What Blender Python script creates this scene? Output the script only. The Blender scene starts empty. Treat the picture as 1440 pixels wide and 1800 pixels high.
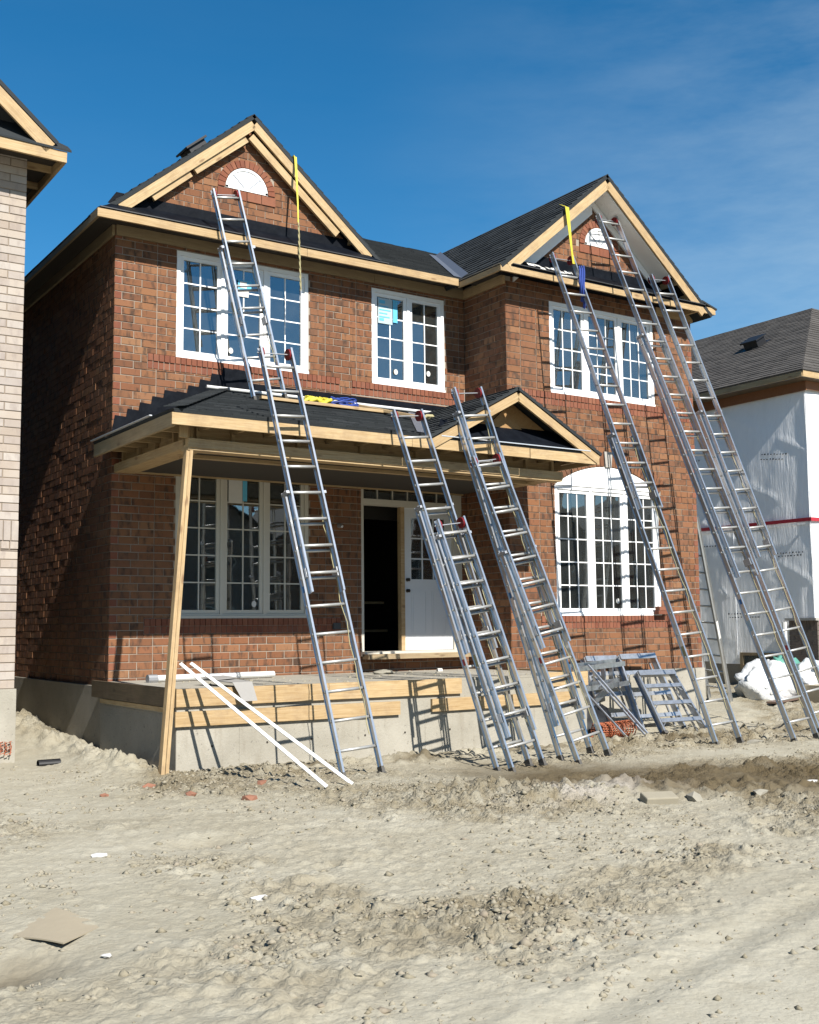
import bpy, math, random
import numpy as np
from mathutils import Vector, Matrix

random.seed(7)
rng = np.random.default_rng(11)
scene = bpy.context.scene
COL = scene.collection

# ------------------------------------------------------------------ camera
CX, CY, CZ = -4.737, -13.798, 1.3535
YAW, PITCH, ROLL = -0.5886, 0.1007, -0.0099
def cam_axes():
    fw = Vector((-math.sin(YAW) * math.cos(PITCH), math.cos(YAW) * math.cos(PITCH), math.sin(PITCH)))
    rt = Vector((math.cos(YAW), math.sin(YAW), 0)); up = rt.cross(fw)
    c, s = math.cos(ROLL), math.sin(ROLL)
    return rt * c + up * s, up * c - rt * s, fw
rt, up, fw = cam_axes()
cd = bpy.data.cameras.new('camera'); cam = bpy.data.objects.new('camera', cd); COL.objects.link(cam)
cam.matrix_world = Matrix(((rt.x, up.x, -fw.x, CX), (rt.y, up.y, -fw.y, CY), (rt.z, up.z, -fw.z, CZ), (0, 0, 0, 1)))
cd.sensor_fit = 'VERTICAL'; cd.sensor_height = 36; cd.sensor_width = 28.8
cd.lens = 2001.86 / 1800 * 36
cd.clip_start = 0.1; cd.clip_end = 3000
scene.camera = cam

# ------------------------------------------------------------------ light
SUN_DIR = Vector((0.040, 1.0, -0.854)).normalized()
elev = math.asin(-SUN_DIR.z)
world = bpy.data.worlds.new('World'); scene.world = world; world.use_nodes = True
wn = world.node_tree.nodes; wl = world.node_tree.links; wn.clear()
sky = wn.new('ShaderNodeTexSky'); sky.sky_type = 'NISHITA'; sky.sun_disc = False
sky.sun_elevation = elev; sky.sun_rotation = math.atan2(-SUN_DIR.x, -SUN_DIR.y)
sky.altitude = 300; sky.air_density = 1.0; sky.dust_density = 0.15; sky.ozone_density = 3.2
hs = wn.new('ShaderNodeHueSaturation'); hs.inputs['Saturation'].default_value = 1.37; hs.inputs['Hue'].default_value = 0.493; hs.inputs['Value'].default_value = 1.0
wl.new(sky.outputs[0], hs.inputs['Color'])
# thin high cirrus, part of the sky itself
tc = wn.new('ShaderNodeTexCoord'); mp = wn.new('ShaderNodeMapping'); mp.inputs['Scale'].default_value = (1.2, 1.6, 5.5); mp.inputs['Rotation'].default_value = (0.25, 0.2, 0.5)
nz = wn.new('ShaderNodeTexNoise'); nz.inputs['Scale'].default_value = 1.7; nz.inputs['Detail'].default_value = 7; nz.inputs['Roughness'].default_value = 0.62
wl.new(tc.outputs['Generated'], mp.inputs[0]); wl.new(mp.outputs[0], nz.inputs['Vector'])
cr = wn.new('ShaderNodeValToRGB'); cr.color_ramp.elements[0].position = 0.30; cr.color_ramp.elements[0].color = (0, 0, 0, 1)
cr.color_ramp.elements[1].position = 0.82; cr.color_ramp.elements[1].color = (0.62, 0.62, 0.62, 1)
wl.new(nz.outputs[0], cr.inputs[0])
mx = wn.new('ShaderNodeMix'); mx.data_type = 'RGBA'; mx.inputs['B'].default_value = (5.9, 7.1, 7.5, 1)
sx = wn.new('ShaderNodeSeparateXYZ'); wl.new(tc.outputs['Generated'], sx.inputs[0])
ve = wn.new('ShaderNodeMapRange'); ve.interpolation_type = 'SMOOTHSTEP'; ve.inputs['From Min'].default_value = 0.45; ve.inputs['From Max'].default_value = 0.92; ve.inputs['To Max'].default_value = 1.0
wl.new(sx.outputs[0], ve.inputs['Value'])
vm = wn.new('ShaderNodeMath'); vm.operation = 'MULTIPLY_ADD'; vm.inputs[1].default_value = 1.0; vm.inputs[2].default_value = 0.03; wl.new(ve.outputs[0], vm.inputs[0])
v2 = wn.new('ShaderNodeMath'); v2.operation = 'MULTIPLY'; wl.new(cr.outputs[0], v2.inputs[0]); wl.new(vm.outputs[0], v2.inputs[1])
wl.new(v2.outputs[0], mx.inputs['Factor']); wl.new(hs.outputs[0], mx.inputs['A'])
bgn = wn.new('ShaderNodeBackground'); bgn.inputs['Strength'].default_value = 0.053
wl.new(mx.outputs['Result'], bgn.inputs[0])
wo = wn.new('ShaderNodeOutputWorld'); wl.new(bgn.outputs[0], wo.inputs[0])
sd = bpy.data.lights.new('sun', 'SUN'); sd.energy = 4.0; sd.angle = math.radians(0.53); sd.color = (1.0, 0.955, 0.88)
so = bpy.data.objects.new('sun', sd); COL.objects.link(so)
so.rotation_euler = SUN_DIR.to_track_quat('-Z', 'Y').to_euler(); so.location = (-3, -30, 30)
scene.view_settings.view_transform = 'Standard'; scene.view_settings.look = 'None'
scene.view_settings.exposure = 1.28; scene.view_settings.gamma = 1
try: scene.view_settings.use_curve_mapping = False
except Exception: pass

# ------------------------------------------------------------------ materials
MAT = {}
REFL = {k: .88 for k in ('brick', 'brick_red', 'brick_tan', 'brick_grey', 'mortar', 'mortar_tan', 'concrete', 'concrete_shaded', 'wood', 'wood_grey', 'wood_old', 'osb', 'dirt', 'clod', 'door_paint', 'vinyl_cream', 'shingle_black', 'shingle_brown', 'stone', 'block', 'chip_red', 'cardboard')}   # overall reflectance
REFL['brick'] = .80; REFL['brick_red'] = .82; REFL['dirt'] = .86
class NT:
    def __init__(s, name):
        m = bpy.data.materials.new(name); m.use_nodes = True; s.m = m; MAT[name] = m
        s.n = m.node_tree.nodes; s.l = m.node_tree.links
        s.b = s.n['Principled BSDF']; s.out = s.n['Material Output']
        s.tc = None; s.geo = None; s.name = name
    def new(s, t, **kw):
        nd = s.n.new(t)
        for k, v in kw.items():
            if hasattr(nd, k): setattr(nd, k, v)
            else: nd.inputs[k].default_value = v
        return nd
    def link(s, a, b): s.l.new(a, b)
    def obj(s):
        if not s.tc: s.tc = s.new('ShaderNodeTexCoord')
        return s.tc.outputs['Object']
    def pos(s):
        if not s.geo: s.geo = s.new('ShaderNodeNewGeometry')
        return s.geo.outputs['Position']
    def mapped(s, src, scale=(1, 1, 1), rot=(0, 0, 0), loc=(0, 0, 0)):
        mp = s.new('ShaderNodeMapping'); mp.inputs['Scale'].default_value = scale; mp.inputs['Rotation'].default_value = rot; mp.inputs['Location'].default_value = loc
        s.link(src, mp.inputs[0]); return mp.outputs[0]
    def noise(s, vec, scale, detail=4, rough=0.55, dist=0.0):
        nd = s.new('ShaderNodeTexNoise'); nd.inputs['Scale'].default_value = scale; nd.inputs['Detail'].default_value = detail
        nd.inputs['Roughness'].default_value = rough; nd.inputs['Distortion'].default_value = dist
        s.link(vec, nd.inputs['Vector']); return nd.outputs['Fac']
    def ramp(s, fac, stops, interp='LINEAR'):
        r = s.new('ShaderNodeValToRGB'); e = r.color_ramp; e.interpolation = interp
        while len(e.elements) < len(stops): e.elements.new(0.5)
        for el, (p, c) in zip(e.elements, stops):
            el.position = p; el.color = (c, c, c, 1) if not isinstance(c, tuple) else (*c, 1)
        s.link(fac, r.inputs[0]); return r.outputs[0]
    def mix(s, fac, a, b, blend='MIX'):
        m = s.new('ShaderNodeMix'); m.data_type = 'RGBA'; m.blend_type = blend
        for key, v in (('Factor', fac), ('A', a), ('B', b)):
            i = m.inputs[key]
            if isinstance(v, tuple): i.default_value = (*v, 1)
            elif isinstance(v, (int, float)): i.default_value = v
            else: s.link(v, i)
        return m.outputs['Result']
    def math(s, op, a, b=0.0):
        m = s.new('ShaderNodeMath'); m.operation = op
        for i, v in ((0, a), (1, b)):
            if isinstance(v, (int, float)): m.inputs[i].default_value = v
            else: s.link(v, m.inputs[i])
        return m.outputs[0]
    def rnd(s):
        oi = s.new('ShaderNodeObjectInfo')
        if not s.geo: s.geo = s.new('ShaderNodeNewGeometry')
        return s.math('FRACT', s.math('ADD', oi.outputs['Random'], s.geo.outputs['Random Per Island']))
    def color(s, c):
        i = s.b.inputs['Base Color']
        if s.name in REFL: c = s.mix(1.0, c, (REFL[s.name],) * 3, 'MULTIPLY')
        if isinstance(c, tuple): i.default_value = (*c, 1)
        else: s.link(c, i)
    def rough(s, v):
        i = s.b.inputs['Roughness']
        if isinstance(v, (int, float)): i.default_value = v
        else: s.link(v, i)
    def bump(s, h, strength=0.4, dist=0.01):
        b = s.new('ShaderNodeBump'); b.inputs['Strength'].default_value = strength; b.inputs['Distance'].default_value = dist
        s.link(h, b.inputs['Height']); s.link(b.outputs[0], s.b.inputs['Normal'])
    def spec(s, v): s.b.inputs['Specular IOR Level'].default_value = v

def brick_mat(name, stops, flash, flash_amt, smear, smear_amt):
    t = NT(name); p = t.pos(); r = t.rnd()
    c = t.ramp(r, stops)
    off = t.new('ShaderNodeVectorMath'); off.operation = 'ADD'
    cb = t.new('ShaderNodeCombineXYZ'); t.link(t.math('MULTIPLY', r, 37.0), cb.inputs[0]); t.link(t.math('MULTIPLY', r, 11.0), cb.inputs[2])
    t.link(p, off.inputs[0]); t.link(cb.outputs[0], off.inputs[1])
    q = off.outputs[0]
    f = t.ramp(t.noise(t.mapped(q, (1, 1, 0.35)), 13, 4), [(0.50, 0.0), (0.66, flash_amt)])
    c = t.mix(f, c, flash)
    g = t.noise(p, 90, 4, 0.7)
    c = t.mix(t.ramp(g, [(0.35, 0.0), (0.8, 0.25)]), c, smear)
    s2 = t.ramp(t.noise(p, 1.3, 5, 0.65), [(0.5, 0.0), (0.8, smear_amt)])
    c = t.mix(s2, c, smear)
    t.color(c); t.rough(0.88); t.spec(0.25); t.bump(t.noise(p, 160, 4, 0.7), 0.5, 0.004)
brick_mat('brick', [(0, (.140, .056, .028)), (.12, (.220, .093, .040)), (.25, (.165, .065, .031)), (.38, (.250, .114, .051)), (.5, (.192, .075, .035)), (.62, (.232, .099, .043)), (.75, (.152, .068, .036)), (.88, (.222, .088, .041)), (1, (.258, .130, .064))],
          (.038, .025, .019), .85, (.25, .165, .108), .28)
brick_mat('brick_red', [(0, (.170, .052, .028)), (.5, (.212, .070, .037)), (1, (.242, .092, .050))], (.11, .04, .028), .35, (.27, .165, .12), .25)
brick_mat('brick_tan', [(0, (.31, .25, .20)), (.3, (.39, .33, .27)), (.6, (.30, .25, .215)), (1, (.41, .365, .32))], (.22, .175, .155), .5, (.46, .43, .40), .5)
brick_mat('brick_grey', [(0, (.11, .086, .072)), (.5, (.155, .122, .10)), (1, (.13, .108, .094))], (.08, .062, .055), .4, (.22, .19, .165), .3)

t = NT('mortar'); p = t.pos()
t.color(t.mix(t.noise(p, 3, 6), (.225, .182, .142), (.35, .298, .240))); t.rough(.95); t.bump(t.noise(p, 120), .5, .004)
t = NT('mortar_tan'); p = t.pos()
t.color(t.mix(t.noise(p, 3, 6), (.20, .155, .115), (.27, .22, .17))); t.rough(.95); t.bump(t.noise(p, 120), .5, .004)

t = NT('concrete'); p = t.pos()
c = t.mix(t.ramp(t.noise(p, 1.4, 6, .65), [(.3, 0.), (.7, 1.)]), (.255, .235, .19), (.365, .34, .285))
c = t.mix(t.ramp(t.noise(t.mapped(p, (3, 3, .6)), 2.2, 5, .7), [(.55, 0.), (.75, .5)]), c, (.19, .16, .115))
c = t.mix(t.ramp(t.noise(p, 26, 3), [(.66, 0.), (.72, .6)]), c, (.12, .105, .09))
t.color(c); t.rough(.92); t.bump(t.noise(p, 40, 6, .7), .5, .012)

t = NT('concrete_shaded'); p = t.pos()  # darker copy of the concrete, shade put into its colour, plus dark specks
c = t.mix(t.ramp(t.noise(p, 1.4, 6, .65), [(.3, 0.), (.7, 1.)]), (.18, .165, .135), (.265, .245, .205))
c = t.mix(t.ramp(t.noise(p, 26, 3), [(.64, 0.), (.70, .7)]), c, (.1, .09, .08))
t.color(c); t.rough(.92); t.bump(t.noise(p, 40, 6, .7), .5, .012)

def wood_mat(name, a, b, knot):
    t = NT(name); o = t.obj(); r = t.rnd()
    cb = t.new('ShaderNodeCombineXYZ'); t.link(t.math('MULTIPLY', r, 53.0), cb.inputs[0]); t.link(t.math('MULTIPLY', r, 19.0), cb.inputs[1])
    off = t.new('ShaderNodeVectorMath'); off.operation = 'ADD'; t.link(o, off.inputs[0]); t.link(cb.outputs[0], off.inputs[1]); q = off.outputs[0]
    grain = t.noise(t.mapped(q, (1.2, 22, 22)), 3.0, 6, .6, .4)
    c = t.mix(t.ramp(grain, [(.32, 0.), (.68, 1.)]), a, b)
    hue = t.ramp(r, [(0, (.92, .88, .82)), (1, (1.05, 1.04, 1.0))])
    c = t.mix(1.0, c, hue, 'MULTIPLY')
    vo = t.new('ShaderNodeTexVoronoi'); vo.inputs['Scale'].default_value = 1.0; t.link(t.mapped(q, (2.3, 7, 7)), vo.inputs['Vector'])
    c = t.mix(t.ramp(vo.outputs['Distance'], [(.0, .85), (.10, .5), (.16, 0.)]), c, knot)
    d = t.ramp(t.noise(t.pos(), 3.2, 6, .75), [(.48, 0.), (.72, .5)])
    c = t.mix(d, c, (.20, .13, .08))
    t.color(c); t.rough(.72); t.spec(.3); t.bump(grain, .25, .004)
wood_mat('wood', (.345, .235, .115), (.475, .360, .215), (.15, .075, .035))
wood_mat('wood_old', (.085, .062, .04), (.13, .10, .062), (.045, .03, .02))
wood_mat('wood_grey', (.27, .205, .122), (.35, .285, .185), (.14, .09, .05))
t = NT('osb'); p = t.pos()
vo = t.new('ShaderNodeTexVoronoi'); vo.inputs['Scale'].default_value = 22; t.link(t.mapped(p, (1, 1, 2.2), (0, .6, 0)), vo.inputs['Vector'])
t.color(t.mix(t.noise(p, 6, 5, .7), t.mix(vo.outputs['Color'], (.30, .17, .06), (.38, .245, .105)), (.25, .125, .042))); t.rough(.8); t.bump(vo.outputs['Distance'], .4, .004)
t = NT('osb_dark'); p = t.pos()
t.color(t.mix(t.noise(p, 25, 5, .7), (.16, .065, .03), (.27, .12, .055))); t.rough(.85)

def shingle_mat(name, stops):
    t = NT(name); p = t.pos(); r = t.rnd()
    c = t.ramp(r, stops)
    g = t.noise(p, 220, 2, .8)
    c = t.mix(t.ramp(g, [(.35, 0.), (.8, .55)]), c, tuple(min(1, v * 2.6) for v in stops[-1][1]))
    t.color(c); t.rough(.9); t.spec(.3); t.bump(g, .6, .004)
shingle_mat('shingle_black', [(0, (.008, .010, .0115)), (.5, (.0135, .0165, .018)), (1, (.024, .027, .029))])
shingle_mat('shingle_brown', [(0, (.034, .031, .028)), (.5, (.048, .043, .039)), (1, (.068, .062, .056))])
t = NT('membrane'); p = t.pos()
t.color(t.mix(t.ramp(t.noise(p, 5, 5, .7), [(.4, 0.), (.75, 1.)]), (.0025, .0035, .006), (.007, .009, .013))); t.rough(.6); t.spec(.08); t.bump(t.noise(p, 9, 4), .3, .02)
t = NT('flashing_grey'); t.color((.13, .14, .165)); t.b.inputs['Metallic'].default_value = .5; t.rough(.5)
t = NT('drip_metal'); t.color((.62, .64, .66)); t.b.inputs['Metallic'].default_value = .6; t.rough(.42)

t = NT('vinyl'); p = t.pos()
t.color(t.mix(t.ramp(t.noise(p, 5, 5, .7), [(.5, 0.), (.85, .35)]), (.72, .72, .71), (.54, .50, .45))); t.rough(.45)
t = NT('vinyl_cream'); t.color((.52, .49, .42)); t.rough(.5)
t = NT('door_paint'); p = t.pos(); t.color(t.mix(t.noise(p, 3, 4), (.56, .58, .60), (.62, .63, .64))); t.rough(.42)
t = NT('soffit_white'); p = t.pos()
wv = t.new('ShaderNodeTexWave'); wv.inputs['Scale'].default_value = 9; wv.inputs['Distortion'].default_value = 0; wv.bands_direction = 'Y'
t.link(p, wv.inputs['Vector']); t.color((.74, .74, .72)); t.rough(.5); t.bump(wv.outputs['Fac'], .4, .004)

t = NT('glass'); p = t.pos(); t.n.remove(t.b)
fr = t.new('ShaderNodeFresnel'); fr.inputs['IOR'].default_value = 2.9
gl = t.new('ShaderNodeBsdfGlossy'); gl.inputs['Roughness'].default_value = .015; gl.inputs['Color'].default_value = (.92, .97, 1, 1)
tr = t.new('ShaderNodeBsdfTransparent'); tr.inputs['Color'].default_value = (.62, .70, .70, 1)
df = t.new('ShaderNodeBsdfDiffuse'); df.inputs['Color'].default_value = (.40, .44, .42, 1)
bp = t.new('ShaderNodeBump'); bp.inputs['Strength'].default_value = .018; bp.inputs['Distance'].default_value = .05
t.link(t.noise(p, 2.4, 2), bp.inputs['Height']); t.link(bp.outputs[0], gl.inputs['Normal'])
m1 = t.new('ShaderNodeMixShader'); t.link(fr.outputs[0], m1.inputs[0]); t.link(tr.outputs[0], m1.inputs[1]); t.link(gl.outputs[0], m1.inputs[2])
m2 = t.new('ShaderNodeMixShader')   # dust film on unwashed new glass
t.link(t.math('ADD', t.ramp(t.noise(p, 1.6, 5, .7), [(.30, .02), (.8, .07)]), t.ramp(t.noise(p, 34, 2), [(.74, 0.), (.77, .22)])), m2.inputs[0])
t.link(m1.outputs[0], m2.inputs[1]); t.link(df.outputs[0], m2.inputs[2]); t.link(m2.outputs[0], t.out.inputs[0])

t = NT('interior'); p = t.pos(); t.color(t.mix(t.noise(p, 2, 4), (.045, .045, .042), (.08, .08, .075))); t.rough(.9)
t = NT('shade_dark'); t.color((.035, .028, .021)); t.rough(.9)  # near-black: shade of open eaves, joists and holes put into the colour
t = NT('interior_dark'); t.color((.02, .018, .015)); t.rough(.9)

t = NT('aluminium'); p = t.pos()
n1 = t.noise(t.mapped(t.obj(), (2, 40, 40)), 4, 4, .6)
t.color(t.mix(t.ramp(t.noise(p, 7, 5, .7), [(.4, 0.), (.8, .55)]), (.58, .595, .615), (.40, .40, .39))); t.b.inputs['Metallic'].default_value = .88
t.rough(.30)
t = NT('aluminium_step'); p = t.pos()
t.color(t.mix(t.ramp(t.noise(p, 11, 5, .7), [(.4, 0.), (.75, .8)]), (.50, .52, .55), (.28, .28, .27))); t.b.inputs['Metallic'].default_value = .92; t.rough(.36)
t = NT('rung'); p = t.pos()
t.color(t.mix(t.ramp(t.noise(p, 10, 5, .7), [(.35, 0.), (.75, .8)]), (.42, .42, .41), (.30, .285, .25))); t.b.inputs['Metallic'].default_value = .55; t.rough(.5)
def plain(name, c, r=.6, metal=0., spec=.5):
    t = NT(name); p = t.pos(); t.color(t.mix(t.noise(p, 14, 5, .7), tuple(v * .82 for v in c), c)); t.rough(r); t.b.inputs['Metallic'].default_value = metal; t.spec(spec)
plain('red_plastic', (.17, .008, .010), .38); plain('rubber', (.075, .07, .062), .8); plain('dark_metal', (.05, .05, .05), .5, .3)
plain('blue_label', (.02, .14, .36), .5); plain('yellow_strap', (.50, .43, .03), .6); plain('yellow_old', (.33, .29, .15), .8)
plain('blue_rope', (.02, .05, .25), .6); plain('white_plastic', (.62, .62, .60), .4); plain('cardboard', (.36, .305, .215), .9)
plain('sticker_pale', (.36, .46, .50), .6); plain('paper_white', (.55, .54, .51), .8); plain('sticker_blue', (.10, .42, .62), .5); plain('knob', (.03, .027, .022), .4, .5)
plain('black_poly', (.007, .007, .008), .5); plain('orange_mesh', (.30, .085, .035), .7); plain('green_bag', (.10, .28, .22), .4)
plain('stone', (.29, .27, .22), .95, 0, .2); plain('block', (.30, .27, .205), .95, 0, .2); plain('chip_red', (.27, .13, .085), .95, 0, .2); plain('keystone', (.34, .315, .28), .9)
plain('steel_rust', (.18, .12, .09), .7, .4); plain('shingle_back', (.26, .25, .235), .9); plain('galv', (.4, .41, .43), .45, .7)
plain('red_tape', (.36, .018, .03), .5)
t = NT('housewrap'); p = t.pos()
c = t.mix(t.ramp(t.noise(t.mapped(p, (1, 1, .25)), 5, 5, .7), [(.4, 0.), (.7, .4)]), (.86, .87, .88), (.76, .77, .78))
t.color(c); t.rough(.5); t.bump(t.math('ADD', t.noise(t.mapped(p, (3, 3, .8)), 3.2, 6, .65), t.math('MULTIPLY', t.noise(t.mapped(p, (1, 9, .7), (.5, 0, 0)), 2.2, 4, .6, .6), .8)), .5, .03)
t = NT('housewrap_front'); p = t.pos()
t.color((.72, .73, .74)); t.rough(.5); t.bump(t.noise(t.mapped(p, (2, 2, 1)), 3.2, 6, .65), .5, .05)
t = NT('bag_plastic'); p = t.pos(); t.color((.56, .57, .57)); t.rough(.3); t.bump(t.noise(t.mapped(p, (1, 1, .5)), 7, 5, .6, .8), .8, .05)

# ground: dry clay, lighter where trodden, dark where still wet
t = NT('dirt'); p = t.pos()
c = t.mix(t.ramp(t.noise(p, .55, 6, .62), [(.32, 0.), (.68, 1.)]), (.330, .304, .234), (.400, .374, .300))
c = t.mix(t.ramp(t.noise(p, 4.5, 6, .7), [(.45, 0.), (.72, .5)]), c, (.255, .226, .165))
c = t.mix(t.ramp(t.noise(p, 28, 4, .7), [(.55, 0.), (.75, .4)]), c, (.40, .380, .315))
c = t.mix(t.ramp(t.noise(p, 60, 5, .8), [(.30, .55), (.42, 0.)]), c, (.16, .140, .100))
rgh = t.new('ShaderNodeAttribute'); rgh.attribute_name = 'rough'
c = t.mix(t.math('MULTIPLY', rgh.outputs['Fac'], t.ramp(t.noise(p, 2.6, 6, .7), [(.34, 0.), (.56, .95)])), c, (.225, .188, .122))
wet = t.new('ShaderNodeAttribute'); wet.attribute_name = 'wet'
c = t.mix(wet.outputs['Fac'], c, (.088, .064, .031))
pal = t.new('ShaderNodeAttribute'); pal.attribute_name = 'pale'
c = t.mix(pal.outputs['Fac'], c, (.41, .375, .33))
t.color(c); t.rough(.95); t.spec(.2)
sm = t.new('ShaderNodeAttribute'); sm.attribute_name = 'rough'
vo = t.new('ShaderNodeTexVoronoi'); vo.feature = 'F1'; vo.inputs['Scale'].default_value = 34; vo.inputs['Randomness'].default_value = 1
wob = t.new('ShaderNodeVectorMath'); wob.operation = 'ADD'; nzc = t.new('ShaderNodeTexNoise'); nzc.inputs['Scale'].default_value = 30; t.link(p, nzc.inputs['Vector'])
sc3 = t.new('ShaderNodeVectorMath'); sc3.operation = 'SCALE'; sc3.inputs['Scale'].default_value = .035; t.link(nzc.outputs['Color'], sc3.inputs[0]); t.link(p, wob.inputs[0]); t.link(sc3.outputs[0], wob.inputs[1])
t.link(wob.outputs[0], vo.inputs['Vector'])
h = t.math('ADD', t.math('MULTIPLY', t.noise(p, 55, 8, .75), .55), t.math('MULTIPLY', t.math('SUBTRACT', 1.0, vo.outputs['Distance']), .55))
h = t.math('ADD', h, t.math('MULTIPLY', t.noise(p, 20, 8, .8), .22))
bpn = t.new('ShaderNodeBump'); bpn.inputs['Distance'].default_value = .026; t.link(h, bpn.inputs['Height']); t.link(t.math('ADD', t.math('MULTIPLY', sm.outputs['Fac'], .75), .25), bpn.inputs['Strength']); t.link(bpn.outputs[0], t.b.inputs['Normal'])
t = NT('clod'); p = t.pos(); r = t.rnd()
c = t.ramp(r, [(0, (.20, .172, .115)), (.4, (.285, .252, .182)), (.8, (.36, .330, .262)), (1, (.27, .215, .165))])
t.color(t.mix(t.noise(p, 60, 4, .7), c, (.25, .222, .162))); t.rough(.95); t.spec(.2); t.bump(t.noise(p, 70, 5, .7), .6, .01)

# ------------------------------------------------------------------ mesh helpers
PW = {}                                            # world matrix of each object used as a parent
def setpar(o, parent):
    if parent is None: return
    o.parent = parent
    o.matrix_parent_inverse = PW.get(parent.name, Matrix.Identity(4)).inverted()
def tag(o, label=None, cat=None, group=None, kind=None):
    if label: o['label'] = label
    if cat: o['category'] = cat
    if group: o['group'] = group
    if kind: o['kind'] = kind
    return o
def empty(name, loc, label=None, cat=None, group=None, kind=None):
    o = bpy.data.objects.new(name, None); COL.objects.link(o); o.location = loc; o.empty_display_size = .2
    PW[o.name] = Matrix.Translation(Vector(loc))
    return tag(o, label, cat, group, kind)
class MB:
    def __init__(s): s.v = []; s.f = []
    def add(s, vs, fs):
        k = len(s.v); s.v += [tuple(v) for v in vs]; s.f += [tuple(i + k for i in f) for f in fs]; return s
    def box(s, x0, x1, y0, y1, z0, z1):
        return s.add([(x0, y0, z0), (x1, y0, z0), (x1, y1, z0), (x0, y1, z0), (x0, y0, z1), (x1, y0, z1), (x1, y1, z1), (x0, y1, z1)],
                     [(0, 3, 2, 1), (4, 5, 6, 7), (0, 1, 5, 4), (1, 2, 6, 5), (2, 3, 7, 6), (3, 0, 4, 7)])
    def prism(s, poly, ext):
        """closed prism: planar polygon swept along ext"""
        n = len(poly); P = [Vector(q) for q in poly]; e = Vector(ext)
        vs = P + [q + e for q in P]
        fs = [tuple(range(n - 1, -1, -1)), tuple(range(n, 2 * n))] + [(i, (i + 1) % n, (i + 1) % n + n, i + n) for i in range(n)]
        return s.add(vs, fs)
    def obox(s, c, ax, ay, az):
        c, ax, ay, az = map(Vector, (c, ax, ay, az))
        vs = [c + ax * i + ay * j + az * k for k in (-1, 1) for i, j in ((-1, -1), (1, -1), (1, 1), (-1, 1))]
        return s.add(vs, [(0, 3, 2, 1), (4, 5, 6, 7), (0, 1, 5, 4), (1, 2, 6, 5), (2, 3, 7, 6), (3, 0, 4, 7)])
    def tube(s, pts, r, n=8, flat=None):
        P = [Vector(q) for q in pts]; vs = []; fs = []
        prev = None
        for i, q in enumerate(P):
            d = (P[min(i + 1, len(P) - 1)] - P[max(i - 1, 0)]).normalized()
            a = (prev - d * prev.dot(d)) if prev is not None else (Vector((0, 0, 1)) if abs(d.z) < .9 else Vector((1, 0, 0)))
            a = (a - d * a.dot(d)).normalized(); b = d.cross(a); prev = a
            rr = r[i] if isinstance(r, (list, tuple)) else r
            for k in range(n):
                th = 2 * math.pi * k / n
                vs.append(q + a * math.cos(th) * rr + b * math.sin(th) * rr * (flat or 1))
        for i in range(len(P) - 1):
            for k in range(n):
                k2 = (k + 1) % n
                fs.append((i * n + k, i * n + k2, (i + 1) * n + k2, (i + 1) * n + k))
        fs.append(tuple(range(n - 1, -1, -1))); fs.append(tuple((len(P) - 1) * n + k for k in range(n)))
        return s.add(vs, fs)
    def build(s, name, mat, parent=None, smooth=False, loc=None):
        me = bpy.data.meshes.new(name); vs = s.v
        if loc is not None: l = Vector(loc); vs = [tuple(Vector(v) - l) for v in vs]
        me.from_pydata(vs, [], s.f); me.update()
        me.materials.append(MAT[mat])
        if smooth: me.shade_smooth()
        o = bpy.data.objects.new(name, me); COL.objects.link(o)
        if loc is not None: o.location = loc
        PW[o.name] = Matrix.Translation(Vector(loc)) if loc is not None else Matrix.Identity(4)
        setpar(o, parent); return o
BOXM = {}
def inst(name, me, mat4, parent):
    o = bpy.data.objects.new(name, me); COL.objects.link(o); o.matrix_basis = mat4; PW[o.name] = mat4.copy(); setpar(o, parent); return o
def unit_box(l, w, t, mat, taper=0.0):
    key = (round(l, 3), round(w, 3), round(t, 3), mat)
    if key not in BOXM:
        m = MB().box(0, l, -w / 2, w / 2, -t / 2, t / 2); me = bpy.data.meshes.new('board'); me.from_pydata(m.v, [], m.f); me.update(); me.materials.append(MAT[mat]); BOXM[key] = me
    return BOXM[key]
def board(name, p0, p1, w, t, wdir, mat='wood', parent=None):
    """board from p0 to p1; w measured along wdir, t across it; local x is its length (grain)"""
    p0, p1 = Vector(p0), Vector(p1); x = (p1 - p0); l = x.length; x.normalize()
    y = Vector(wdir); y = (y - x * y.dot(x)).normalized(); z = x.cross(y)
    M = Matrix(((x.x, y.x, z.x, p0.x), (x.y, y.y, z.y, p0.y), (x.z, y.z, z.z, p0.z), (0, 0, 0, 1)))
    return inst(name, unit_box(l, w, t, mat), M, parent)
def clip(poly, a, b, c):
    """keep a*x + b*y + c >= 0"""
    out = []
    for i in range(len(poly)):
        p, q = poly[i], poly[(i + 1) % len(poly)]
        dp, dq = a * p[0] + b * p[1] + c, a * q[0] + b * q[1] + c
        if dp >= 0: out.append(p)
        if dp * dq < 0:
            s = dp / (dp - dq); out.append((p[0] + (q[0] - p[0]) * s, p[1] + (q[1] - p[1]) * s))
    return out
def area(p): return abs(sum(p[i][0] * p[(i + 1) % len(p)][1] - p[(i + 1) % len(p)][0] * p[i][1] for i in range(len(p)))) / 2

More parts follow.
